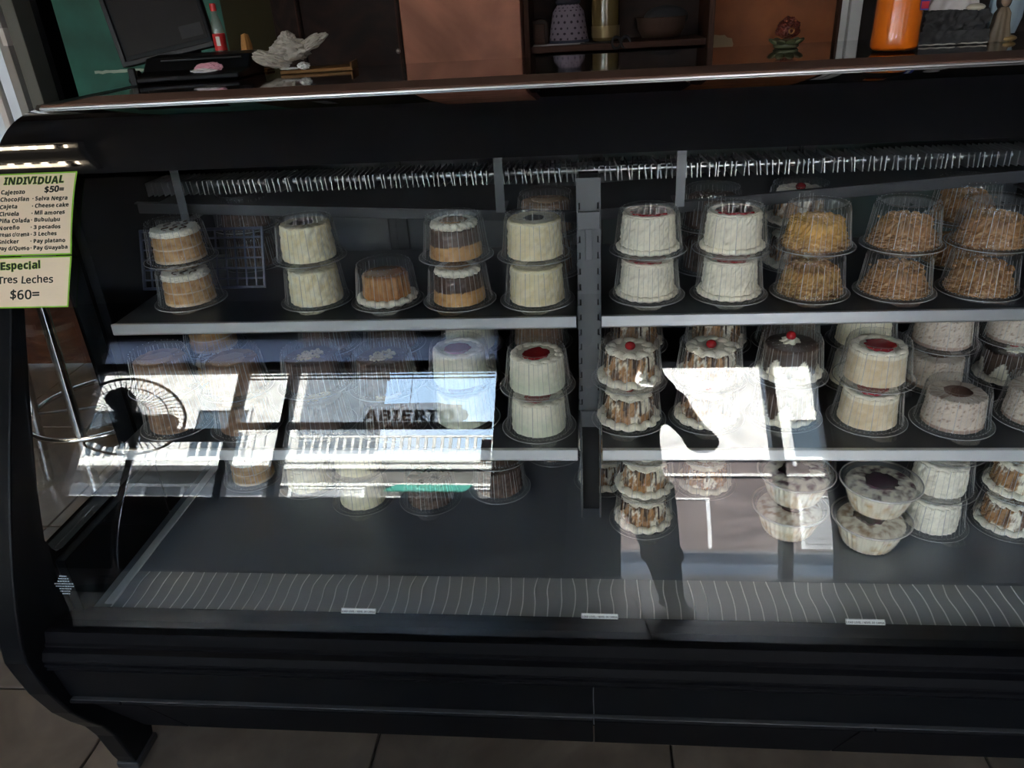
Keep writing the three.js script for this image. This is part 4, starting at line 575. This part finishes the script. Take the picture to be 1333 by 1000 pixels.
{ // soda bottle and a paper cone behind the printer, on a shelf board
  const t = thing('soda_bottle', 'small cola bottle with red cap and red label behind the monitor', 'bottle', [-0.868, CT, -1.925]); t.scale.set(0.66, 1, 0.66);
  part('bottle', lathe([[0.001, 0], [0.02, 0.0], [0.0215, 0.004], [0.0215, 0.05], [0.02, 0.06], [0.0215, 0.07], [0.0215, 0.09], [0.017, 0.112], [0.009, 0.13], [0.0085, 0.14]], 32), phys(0.85, 0.85, 0.8, { transmission: 0.9, roughness: 0.05, thickness: 0 }), t);
  part('cola', lathe([[0.001, 0.002], [0.0195, 0.002], [0.0205, 0.006], [0.0205, 0.05], [0.019, 0.06], [0.001, 0.061]], 32), std(0.02, 0.008, 0.004, 0.3), t);
  const lb = part('label', lathe([[0.0218, 0.052], [0.0212, 0.06], [0.022, 0.068], [0.022, 0.088]], 32), std(0.5, 0.02, 0.02, 0.5), t); part('label_panel', box(0.014, 0.02, 0.001, 0.004, 0.072, 0.0222, 0), M.whitePaint, lb);
  part('cap', lathe([[0.0105, 0.136], [0.0105, 0.15], [0.0095, 0.152], [0.0005, 0.152]], 24), std(0.55, 0.015, 0.015, 0.4), t);
  const c = thing('paper_cone', 'crumpled orange paper wrapper standing behind the printer', 'wrapper', [-0.812, CT, -1.942]);
  part('wrapper', surf([[0.03, 0], [0.024, 0.02], [0.014, 0.04], [0.012, 0.06], [0.008, 0.082], [0.0005, 0.085]], 40, (th, i, r, y) => [r * (1 + 0.5 * fbm(Math.cos(th) * 2 + 4, y * 30, Math.sin(th) * 2, 3)), y]), std(0.32, 0.14, 0.03, 0.7), c); part('wrapper_base', box(0.12, 0.006, 0.05, -0.01, 0.003, 0.0, 0.002), M.paleWood, c);
  const h = thing('scanner_stand', 'small black scanner stand at the counter end', 'stand', [-0.985, 1.2765, -1.715], 0.35); part('foot_bar', box(0.014, 0.035, 0.02, 0, 0.0175, 0, 0.003), M.rubber, h); part('arm', box(0.1, 0.009, 0.014, 0.05, 0.0085, 0, 0.003), M.rubber, h);
}
{ // toad figurine on a lotus base
  const t = thing('toad_figurine', 'dark red money toad figurine sitting on a green lotus base', 'figurine', [0.419, CT, -1.825], 0.1);
  const g = new THREE.IcosahedronGeometry(1, 20), q = g.attributes.position, v = new THREE.Vector3();
  const lumps = [[0.7, 0.35, 0.5, 0.34], [-0.7, 0.35, 0.5, 0.34], [0.55, -0.5, 0.75, 0.42], [-0.55, -0.5, 0.75, 0.42], [0.85, -0.35, 0.1, 0.4], [-0.85, -0.35, 0.1, 0.4], [0.3, 0.85, 0.35, 0.22], [-0.3, 0.85, 0.35, 0.22], [0, 0.9, -0.1, 0.2], [0, -0.1, 0.95, 0.35]];
  for (let i = 0; i < q.count; i++) { v.fromBufferAttribute(q, i); let n = 0.86 + 0.09 * noise.noise(v.x * 7, v.y * 7, v.z * 7); for (const [a, b, c, w] of lumps) n += 0.26 * Math.exp(-((v.x - a) ** 2 + (v.y - b) ** 2 + (v.z - c) ** 2) / (w * w)); q.setXYZ(i, v.x * n * 0.024, v.y * n * 0.022, v.z * n * 0.023); }
  g.computeVertexNormals();
  part('toad', g.translate(0, 0.038, 0), phys(0.085, 0.013, 0.007, { roughness: 0.3, specularIntensity: 0.5 }), t);
  for (const s of [-1, 1]) part('eye', new THREE.SphereGeometry(0.003, 12, 8).translate(s * 0.009, 0.053, 0.019), std(0.2, 0.06, 0.03, 0.2), t);
  part('coin', new THREE.TorusGeometry(0.005, 0.0018, 8, 20).translate(0, 0.034, 0.0265), std(0.22, 0.1, 0.03, 0.3, 0.6), t);
  const lot = part('lotus_base', surf([[0.022, 0], [0.026, 0.003], [0.024, 0.01], [0.02, 0.016], [0.0005, 0.016]], 40), std(0.05, 0.055, 0.025, 0.45), t);
  for (let k = 0; k < 9; k++) { const p = part('petal', new THREE.SphereGeometry(0.012, 14, 10).scale(0.85, 0.35, 1).rotateX(-0.5).translate(0, 0.012, 0.026).rotateY((k / 9) * 6.2832), std(0.06, 0.065, 0.028, 0.4), lot); }
}
{ // orange juice bottle
  const t = thing('juice_bottle', 'tall clear bottle of orange juice at the counter edge', 'bottle', [0.568, CT, -1.62]);
  const rb = (th, i, r, y) => [r * (i > 3 && i < 8 ? 1 + 0.008 * Math.cos(th * 26) : 1), y];
  part('bottle', surf([[0.0005, 0.001], [0.037, 0.001], [0.0415, 0.006], [0.0425, 0.016], [0.0418, 0.026], [0.0415, 0.035], [0.0405, 0.1], [0.039, 0.12], [0.035, 0.14], [0.022, 0.175], [0.018, 0.2], [0.018, 0.215]], 130, rb), phys(1, 0.96, 0.9, { transmission: 1, roughness: 0.01, thickness: 0, ior: 1.35 }), t);
  part('juice', surf([[0.0005, 0.003], [0.036, 0.003], [0.0402, 0.008], [0.041, 0.016], [0.0405, 0.026], [0.04, 0.035], [0.0392, 0.098], [0.0005, 0.099]], 64), phys(0.85, 0.2, 0.008, { roughness: 0.35, transmission: 0.25, thickness: 0 }), t);
  part('cap', lathe([[0.02, 0.2], [0.02, 0.222], [0.0005, 0.223]], 32), std(0.4, 0.08, 0.01, 0.4), t);
  const g = thing('hang_tag', 'small blue, white and red tag beside the juice bottle', 'tag', [0.598, 1.345, -1.583], 0.2);
  part('card', box(0.016, 0.05, 0.0015, 0, 0.025, 0, 0.0004), std(0.03, 0.05, 0.28, 0.5), g); part('red_band', box(0.014, 0.012, 0.0006, 0, 0.008, 0.001, 0), std(0.5, 0.02, 0.03, 0.5), g); part('white_band', box(0.006, 0.03, 0.0006, -0.002, 0.032, 0.001, 0), M.whitePaint, g); part('string', rod([0, 0.05, 0], [-0.02, 0.12, -0.01], 0.0006, 5), M.rubber, g);
}
{ // seated statue on a rough grey block, and a robed figurine beside it
  const t = thing('seated_statue', 'white robed seated statue on a rough grey stone block', 'statue', [0.7, CT, -1.72], -0.05);
  const st = (w, h, d, a, m, p, name, y) => { const g = new THREE.BoxGeometry(w, h, d, 40, 14, 26), q = g.attributes.position; for (let i = 0; i < q.count; i++) { const x = q.getX(i), yy = q.getY(i), z = q.getZ(i), n = a * 1.6 * fbm(x * 75, yy * 75, z * 75, 4), l = Math.hypot(x, yy, z) || 1; q.setXYZ(i, x * (1 + n / l), yy * (1 + n / l), z * (1 + n / l)); } g.computeVertexNormals(); return part(name, g.translate(0, y, 0), m, p); };
  const sm = phys(0.03, 0.028, 0.028, { roughness: 0.6, specularIntensity: 0.4 }); const b = st(0.125, 0.026, 0.08, 0.004, sm, t, 'plinth', 0.013); st(0.115, 0.036, 0.075, 0.009, sm, t, 'stone_block', 0.043);
  part('chipped_edge', tube(Array.from({ length: 12 }, (_, k) => [-0.062 + k * 0.0112, 0.002 + 0.001 * (k % 2), 0.041]), 0.0013, 24, 5), std(0.4, 0.36, 0.3, 0.8), b);
  const rw = std(0.5, 0.46, 0.43, 0.6); part('robe', surf([[0.044, 0.06], [0.047, 0.068], [0.042, 0.082], [0.03, 0.1], [0.023, 0.125], [0.024, 0.14], [0.012, 0.155], [0.0005, 0.158]], 64, (th, i, r, y) => [r * (1 + 0.08 * Math.cos(th * 9 + i) * (i < 4 ? 1 : 0.3)), y]).scale(1, 1, 0.7), rw, t);
  part('head', new THREE.SphereGeometry(0.017, 20, 16).scale(0.9, 1.15, 1).translate(0, 0.172, 0), rw, t); part('foot', new THREE.SphereGeometry(0.01, 14, 10).scale(1.8, 0.7, 1).translate(0.032, 0.064, 0.03), std(0.42, 0.37, 0.28, 0.5), t);
  const f = thing('robed_figurine', 'small brown figurine with a pale blue mantle at the counter end', 'figurine', [0.797, CT, -1.72]);
  part('body', surf([[0.02, 0], [0.021, 0.008], [0.016, 0.03], [0.014, 0.05], [0.008, 0.06], [0.0005, 0.061]], 36, (th, i, r, y) => [r * (1 + 0.1 * Math.cos(th * 7)), y]), std(0.14, 0.1, 0.06, 0.5), f); part('head', new THREE.SphereGeometry(0.011, 18, 14).scale(0.9, 1.15, 0.95).translate(0, 0.072, 0), std(0.3, 0.2, 0.13, 0.5), f);
  part('hair', new THREE.SphereGeometry(0.0135, 18, 14).scale(1, 1.3, 0.9).translate(0, 0.071, -0.005), std(0.02, 0.013, 0.01, 0.5), f); part('mantle', surf([[0.02, 0.012], [0.026, 0.04], [0.026, 0.08], [0.02, 0.105], [0.0005, 0.11]], 30, (th, i, r, y) => [r * (1 + 0.08 * Math.cos(th * 5)), y]).scale(1.2, 1, 0.5).translate(0.012, 0, -0.018), std(0.24, 0.31, 0.35, 0.6), f); part('gold_foot', new THREE.SphereGeometry(0.013, 14, 10).scale(1.5, 0.5, 1).translate(0.012, 0.005, 0.008), std(0.35, 0.22, 0.09, 0.35, 0.5), f);
}
// ---------------------------------------------------------------- furniture against the back wall
{
  const t = thing('wardrobe', 'dark brown wooden wardrobe with plank doors behind the counter', 'wardrobe', [-0.8, 0, RZ0 + 0.16]);
  part('carcass', span(-0.215, 0.215, 0, 1.95, -0.14, 0.1, 0.003), M.darkWood, t);
  for (const [a, b] of [[-0.212, -0.12], [-0.116, 0.205]]) { const d = part('door', span(a, b, 0.05, 1.9, 0.1, 0.12, 0.003), M.darkWood, t); part('door_bead', span(b - 0.012, b - 0.006, 0.06, 1.89, 0.12, 0.126, 0.001), M.wood, d); if (b > 0) part('door_rail', span(a + 0.02, b - 0.02, 1.1, 1.14, 0.118, 0.126, 0.002), M.darkWood, d); }
  part('knob', new THREE.SphereGeometry(0.008, 14, 10).translate(0.19, 1.265, 0.125), M.alu, t);
  const c = thing('shelf_unit', 'dark wooden shelf unit in the recess beside the salmon column', 'shelf unit', [0.1, 0, -2.78]);
  part('back', span(-0.3, 0.29, 0, 2.1, -0.15, -0.135, 0), M.darkWood, c); part('side', span(-0.3, -0.282, 0, 2.1, -0.13, 0.12, 0.002), M.wood, c); part('side', span(0.272, 0.29, 0, 2.1, -0.13, 0.12, 0.002), M.wood, c);
  part('shelf_board', span(-0.28, 0.27, 1.235, 1.255, -0.13, 0.1, 0.002), M.wood, c); part('shelf_board', span(-0.28, 0.27, 1.7, 1.72, -0.13, 0.1, 0.002), M.darkWood, c); part('drawer', span(-0.278, 0.268, 1.14, 1.225, 0.05, 0.09, 0.003), M.darkWood, c); part('cupboard_door', span(-0.278, 0.268, 0.1, 1.13, 0.06, 0.085, 0.003), M.darkWood, c);
  const y = 1.2555;
  const d = thing('crochet_doll', 'lilac crochet doll with a wide holed skirt on the shelf', 'doll', [-0.062, y, -2.775]);
  const cr = canvasTexture(256, 256, (k, w, h) => { k.fillStyle = '#7d707b'; k.fillRect(0, 0, w, h); for (let i = 0; i < 16; i++) for (let j = 0; j < 12; j++) { k.fillStyle = '#2a1f2a'; k.beginPath(); k.ellipse((i + (j % 2) * 0.5) * 16 + 8, j * 21 + 11, 2.8, 4.6, 0, 0, 7); k.fill(); } });
  part('skirt', new THREE.LatheGeometry([[0.062, 0], [0.064, 0.012], [0.058, 0.05], [0.05, 0.095], [0.034, 0.115], [0.03, 0.122]].map((p) => new THREE.Vector2(...p)), 40), std(1, 1, 1, 0.9, 0, { map: cr }), d); part('waistband', new THREE.TorusGeometry(0.032, 0.008, 10, 30).rotateX(Math.PI / 2).translate(0, 0.122, 0), std(0.02, 0.018, 0.03, 0.8), d); part('bodice', lathe([[0.03, 0.122], [0.045, 0.145], [0.05, 0.165], [0.035, 0.19], [0.0005, 0.2]], 36), std(0.2, 0.16, 0.19, 0.9), d); part('hem', new THREE.TorusGeometry(0.062, 0.006, 8, 40).rotateX(Math.PI / 2).translate(0, 0.006, 0), std(0.03, 0.035, 0.06, 0.8), d);
  const j = thing('lidded_jar', 'gold-brown lidded jar beside the crochet doll', 'jar', [0.058, y, -2.79]);
  part('jar', lathe([[0.0005, 0], [0.042, 0], [0.046, 0.006], [0.046, 0.12], [0.042, 0.13]], 40), phys(0.11, 0.075, 0.028, { roughness: 0.2, clearcoat: 0.3 }), j); part('gold_band', lathe([[0.0462, 0.012], [0.0466, 0.014], [0.0466, 0.045], [0.0462, 0.047]], 40), std(0.2, 0.14, 0.06, 0.4, 0.4), j); part('lid', lathe([[0.047, 0.13], [0.048, 0.135], [0.047, 0.15], [0.03, 0.16], [0.0005, 0.162]], 40), std(0.18, 0.14, 0.08, 0.5), j);
  const k = thing('basket', 'dark wicker basket in the shadow at the back of the shelf', 'basket', [0.24, y, -2.81]);
  part('basket', surf([[0.0005, 0.002], [0.06, 0.002], [0.075, 0.03], [0.08, 0.06], [0.083, 0.064], [0.077, 0.062], [0.07, 0.03], [0.0005, 0.01]], 60, (th, i, r, yy) => [r * (1 + 0.02 * Math.cos(th * 24 + i * Math.PI)), yy]), std(0.05, 0.022, 0.012, 0.8), k); part('dark_cloth', new THREE.SphereGeometry(0.06, 24, 14).scale(1.2, 0.6, 0.8).translate(0.015, 0.06, 0), std(0.015, 0.015, 0.018, 0.8), k);
  const s = thing('scissors', 'black scissors hanging over the front of the shelf', 'scissors', [0.088, y + 0.003, -2.69], 0.2);
  part('blades', join([box(0.1, 0.003, 0.01, -0.06, 0, -0.01, 0.001)]), M.rubber, s); for (const x of [0.0, 0.03]) part('handle_loop', new THREE.TorusGeometry(0.014, 0.004, 8, 24).scale(1, 1.2, 1).translate(x, -0.004, 0.012), M.rubber, s);
  const p = thing('paper_sheet', 'white paper lying on the shelf below the crochet doll', 'paper', [-0.1, y + 0.0005, -2.72]); part('sheet', box(0.15, 0.0015, 0.07, 0, 0.0008, 0, 0.0003), std(0.42, 0.4, 0.38, 0.8), p); part('second_sheet', box(0.12, 0.001, 0.05, 0.03, 0.0022, 0.005, 0.0003).rotateY(0.1), std(0.36, 0.34, 0.33, 0.8), p);
  const ar = thing('wooden_arch', 'small arched wooden box at the end of the shelf', 'box', [-0.155, y, -2.8]); const as = new THREE.Shape(); as.moveTo(-0.02, 0); as.lineTo(-0.02, 0.07); as.quadraticCurveTo(0.018, 0.085, 0.025, 0.06); as.lineTo(0.025, 0); part('frame', new THREE.ExtrudeGeometry(as, { depth: 0.05, bevelEnabled: true, bevelSize: 0.003, bevelThickness: 0.003, bevelSegments: 2 }), M.darkWood, ar); part('front_panel', box(0.032, 0.06, 0.003, 0.0, 0.033, 0.055, 0.001), M.wood, ar);
  const cd = thing('door_bolt', 'old white door bolts at the foot of the orange wall', 'bolt', [0.40, 1.2, RZ0 + 0.02]); part('pipe', rod([-0.012, -0.2, 0], [-0.012, 0.4, 0], 0.006), M.wood, cd); part('bracket', box(0.02, 0.05, 0.012, 0.006, 0.0, 0.004, 0.002), M.whitePaint, cd); part('bracket', box(0.014, 0.008, 0.012, 0.004, 0.036, 0.004, 0.002), M.whitePaint, cd);
}
// ---------------------------------------------------------------- stool seen through the end window
function stool(label, x, z, turn) {
  const t = thing('bar_stool', label, 'stool', [x, 0, z], turn);
  part('seat', lathe([[0.0005, 0.74], [0.17, 0.735], [0.185, 0.745], [0.187, 0.762], [0.17, 0.772], [0.0005, 0.775]], 48), std(0.035, 0.022, 0.016, 0.5), t); part('seat_ring', new THREE.TorusGeometry(0.183, 0.011, 10, 60).rotateX(Math.PI / 2).translate(0, 0.738, 0), M.chrome, t);
  const foot = (a, r, y) => [Math.cos(a) * r, y, Math.sin(a) * r];
  for (let k = 0; k < 4; k++) { const a = k * Math.PI / 2 + 0.3; part('leg', tube([foot(a, 0.165, 0.735), foot(a, 0.2, 0.4), foot(a, 0.245, 0.012)], 0.016, 16, 10), M.chrome, t); }
  part('foot_ring', new THREE.TorusGeometry(0.225, 0.009, 8, 60).rotateX(Math.PI / 2).translate(0, 0.26, 0), M.chrome, t);
  for (let k = 0; k < 2; k++) { const a = k * Math.PI / 2 + 0.3; part('cross_wire', rod(foot(a, 0.225, 0.26), foot(a + Math.PI, 0.225, 0.26), 0.005), M.wire, t); }
}
stool('chrome legged bar stool with dark round seat beyond the case end window', -1.62, -2.12, 0.55);
// ---------------------------------------------------------------- fan and table behind the camera, mirrored in the glass
{
  const t = thing('pedestal_fan', 'pedestal fan with round wire guard, mirrored in the case glass', 'fan', [-1.98, 0, 0.86]);
  part('base', lathe([[0.0005, 0], [0.2, 0], [0.205, 0.012], [0.18, 0.03], [0.03, 0.045], [0.0005, 0.046]], 48), M.blackSatin, t); part('pole', rod([0, 0.04, 0], [0, 1.36, 0], 0.016, 14), M.chrome, t); part('motor', lathe([[0.0005, -0.08], [0.05, -0.07], [0.062, 0], [0.05, 0.06], [0.0005, 0.07]], 32).rotateX(Math.PI / 2).translate(0, 1.43, 0.03), M.blackSatin, t);
  const g = part('guard', join([new THREE.TorusGeometry(0.225, 0.007, 8, 72), new THREE.TorusGeometry(0.16, 0.003, 6, 60).translate(0, 0, -0.045), new THREE.TorusGeometry(0.09, 0.0022, 6, 48).translate(0, 0, -0.06), new THREE.CylinderGeometry(0.04, 0.04, 0.012, 32).rotateX(Math.PI / 2).translate(0, 0, -0.066)]).rotateY(-0.45).translate(0, 1.43, -0.09), M.wire, t);
  for (let k = 0; k < 56; k++) { const a = (k / 56) * 6.2832, d = (r, z) => [Math.cos(a) * r, Math.sin(a) * r, z]; part('guard_wire', tube([d(0.035, -0.066), d(0.12, -0.058), d(0.2, -0.028), d(0.225, 0)], 0.0024, 8, 5).rotateY(-0.45).translate(0, 1.43, -0.09), M.wire, g); }
  for (let k = 0; k < 3; k++) { const s = new THREE.Shape(); s.moveTo(0.02, -0.02); s.quadraticCurveTo(0.12, -0.1, 0.19, -0.03); s.quadraticCurveTo(0.2, 0.05, 0.15, 0.06); s.quadraticCurveTo(0.08, 0.05, 0.02, 0.02); part('blade', new THREE.ExtrudeGeometry(s, { depth: 0.003, bevelEnabled: false }).rotateX(0.25).rotateZ(k * 2.094).rotateY(-0.45).translate(0, 1.43, -0.07), std(0.06, 0.055, 0.055, 0.35), t); }
  const b = thing('bistro_table', 'round dark pedestal table, mirrored low in the case glass', 'table', [-2.3, 0, 1.62]);
  part('table_top', lathe([[0.0005, 0.7], [0.27, 0.7], [0.28, 0.708], [0.28, 0.722], [0.272, 0.73], [0.0005, 0.73]], 60), M.blackPaint, b); part('pedestal', rod([0, 0.02, 0], [0, 0.7, 0], 0.03, 20), M.blackPaint, b); part('base', lathe([[0.0005, 0], [0.22, 0], [0.22, 0.012], [0.04, 0.03], [0.0005, 0.03]], 40), M.blackPaint, b);
}
// ---------------------------------------------------------------- the photographer, a silhouette in the glass
function field(bones, mn, size, cell, k = 0.02) {
  const res = Math.ceil(size / cell) + 4, mc = new MarchingCubes(res, new THREE.MeshStandardMaterial(), false, false, 400000), half = size / 2 + 2 * cell, c = mn.map((v) => v + size / 2);
  const B = bones.map(([a, b, ra, rb]) => { const d = b.map((v, i) => v - a[i]); return [a, d, d[0] ** 2 + d[1] ** 2 + d[2] ** 2 || 1e-9, ra, rb]; });
  for (let z = 0; z < res; z++) for (let y = 0; y < res; y++) for (let x = 0; x < res; x++) {
    const p = [x, y, z].map((v, i) => c[i] + ((v - res / 2) / (res / 2)) * half); let s = 1;
    for (const [a, d, l, ra, rb] of B) { const q = [p[0] - a[0], p[1] - a[1], p[2] - a[2]]; let t = (q[0] * d[0] + q[1] * d[1] + q[2] * d[2]) / l; t = t < 0 ? 0 : t > 1 ? 1 : t; const e = Math.hypot(q[0] - d[0] * t, q[1] - d[1] * t, q[2] - d[2] * t) - (ra + (rb - ra) * t); const h = Math.max(k - Math.abs(s - e), 0) / k; s = Math.min(s, e) - h * h * k * 0.25; }
    mc.field[x + y * res + z * res * res] = -s;
  }
  mc.isolation = 0; mc.update();
  const n = mc.count, g = new THREE.BufferGeometry(); g.setAttribute('position', new THREE.BufferAttribute(mc.positionArray.slice(0, n * 3), 3)); g.setAttribute('normal', new THREE.BufferAttribute(mc.normalArray.slice(0, n * 3), 3));
  return g.scale(half, half, half).translate(...c);
}
{
  const t = thing('person', 'person in dark clothes standing astride holding up a phone, mirrored in the case glass', 'person');
  const X = 0.1, Z = 0.42, P = (x, y, z) => [X + x, y, Z + z];
  const body = [[P(0, 0.95, 0), P(0, 1.1, 0.0), 0.14, 0.13], [P(0, 1.1, 0), P(0, 1.3, 0.01), 0.13, 0.145], [P(-0.15, 1.38, 0.01), P(0.15, 1.38, 0.01), 0.07, 0.07], [P(0, 1.38, 0.01), P(0, 1.5, -0.01), 0.058, 0.05], [P(0, 1.57, -0.02), P(0, 1.625, -0.01), 0.085, 0.092], [P(0, 1.53, -0.055), P(0, 1.56, -0.07), 0.05, 0.045], [P(0, 1.575, -0.1), P(0, 1.56, -0.12), 0.012, 0.014]];
  for (const s of [-1, 1]) {
    body.push([P(s * 0.085, 0.92, 0), P(s * 0.13, 0.5, -0.01), 0.095, 0.06], [P(s * 0.13, 0.5, -0.01), P(s * 0.17, 0.1, 0.03), 0.058, 0.04], [P(s * 0.17, 0.06, 0.05), P(s * 0.2, 0.035, -0.14), 0.042, 0.034]);
    body.push([P(s * 0.185, 1.37, 0.01), P(s * 0.27, 1.16, -0.08), 0.058, 0.045], [P(s * 0.27, 1.16, -0.08), P(s * 0.13, 1.33, -0.31), 0.043, 0.03]);
    body.push([P(s * 0.088, 1.58, -0.01), P(s * 0.095, 1.6, 0), 0.018, 0.02]);
  }
  part('body', field(body, [X - 0.9, -0.02, Z - 0.9], 1.8, 0.014, 0.045), std(0.03, 0.03, 0.036, 0.8), t);
  const skin = std(0.36, 0.2, 0.13, 0.55);
  for (const s of [-1, 1]) {
    const o = [X + s * 0.13, 1.33, Z - 0.31], q = (x, y, z) => [o[0] + s * x, o[1] + y, o[2] + z];
    const h = [[q(0, 0, 0), q(-0.03, 0.035, -0.03), 0.027, 0.024], [q(-0.02, 0.05, -0.025), q(-0.045, 0.02, -0.045), 0.018, 0.018]];
    for (let k = 0; k < 4; k++) { const y = 0.06 - k * 0.021, l = [0.92, 1, 0.95, 0.78][k]; h.push([q(-0.03, y, -0.03), q(-0.055, y + 0.006, -0.052 * l), 0.0088, 0.008], [q(-0.055, y + 0.006, -0.052 * l), q(-0.072, y + 0.008, -0.036 * l), 0.008, 0.0072]); }
    h.push([q(-0.012, 0.02, -0.012), q(-0.035, 0.03, 0.006), 0.011, 0.0095], [q(-0.035, 0.03, 0.006), q(-0.06, 0.05, 0.004), 0.0095, 0.0085]);
    part('hand', field(h, [o[0] - 0.12, o[1] - 0.1, o[2] - 0.13], 0.24, 0.0045, 0.008), skin, t);
  }
  part('hair', new THREE.SphereGeometry(0.103, 28, 20, 0, 6.2832, 0, 1.75).scale(0.95, 1.02, 1.05).rotateX(0.35).translate(X, 1.625, Z + 0.005), M.rubber, t);
  part('face', new THREE.SphereGeometry(0.082, 24, 18).scale(0.86, 1.15, 0.9).translate(X, 1.585, Z - 0.03), skin, t);
  for (const s of [-1, 1]) part('eye', new THREE.SphereGeometry(0.011, 14, 10).translate(X + s * 0.03, 1.6, Z - 0.092), M.whitePaint, t);
  const ph = thing('phone', 'dark phone held up by the mirrored person', 'phone', [0.05, 1.405, 0.03]);
  part('body', box(0.155, 0.078, 0.008, 0, 0, 0.004, 0.003), M.blackGloss, ph); part('screen', box(0.145, 0.07, 0.001, 0, 0, 0.0085, 0), std(0.02, 0.02, 0.022, 0.1), ph);
}
renderer.render(scene, camera);
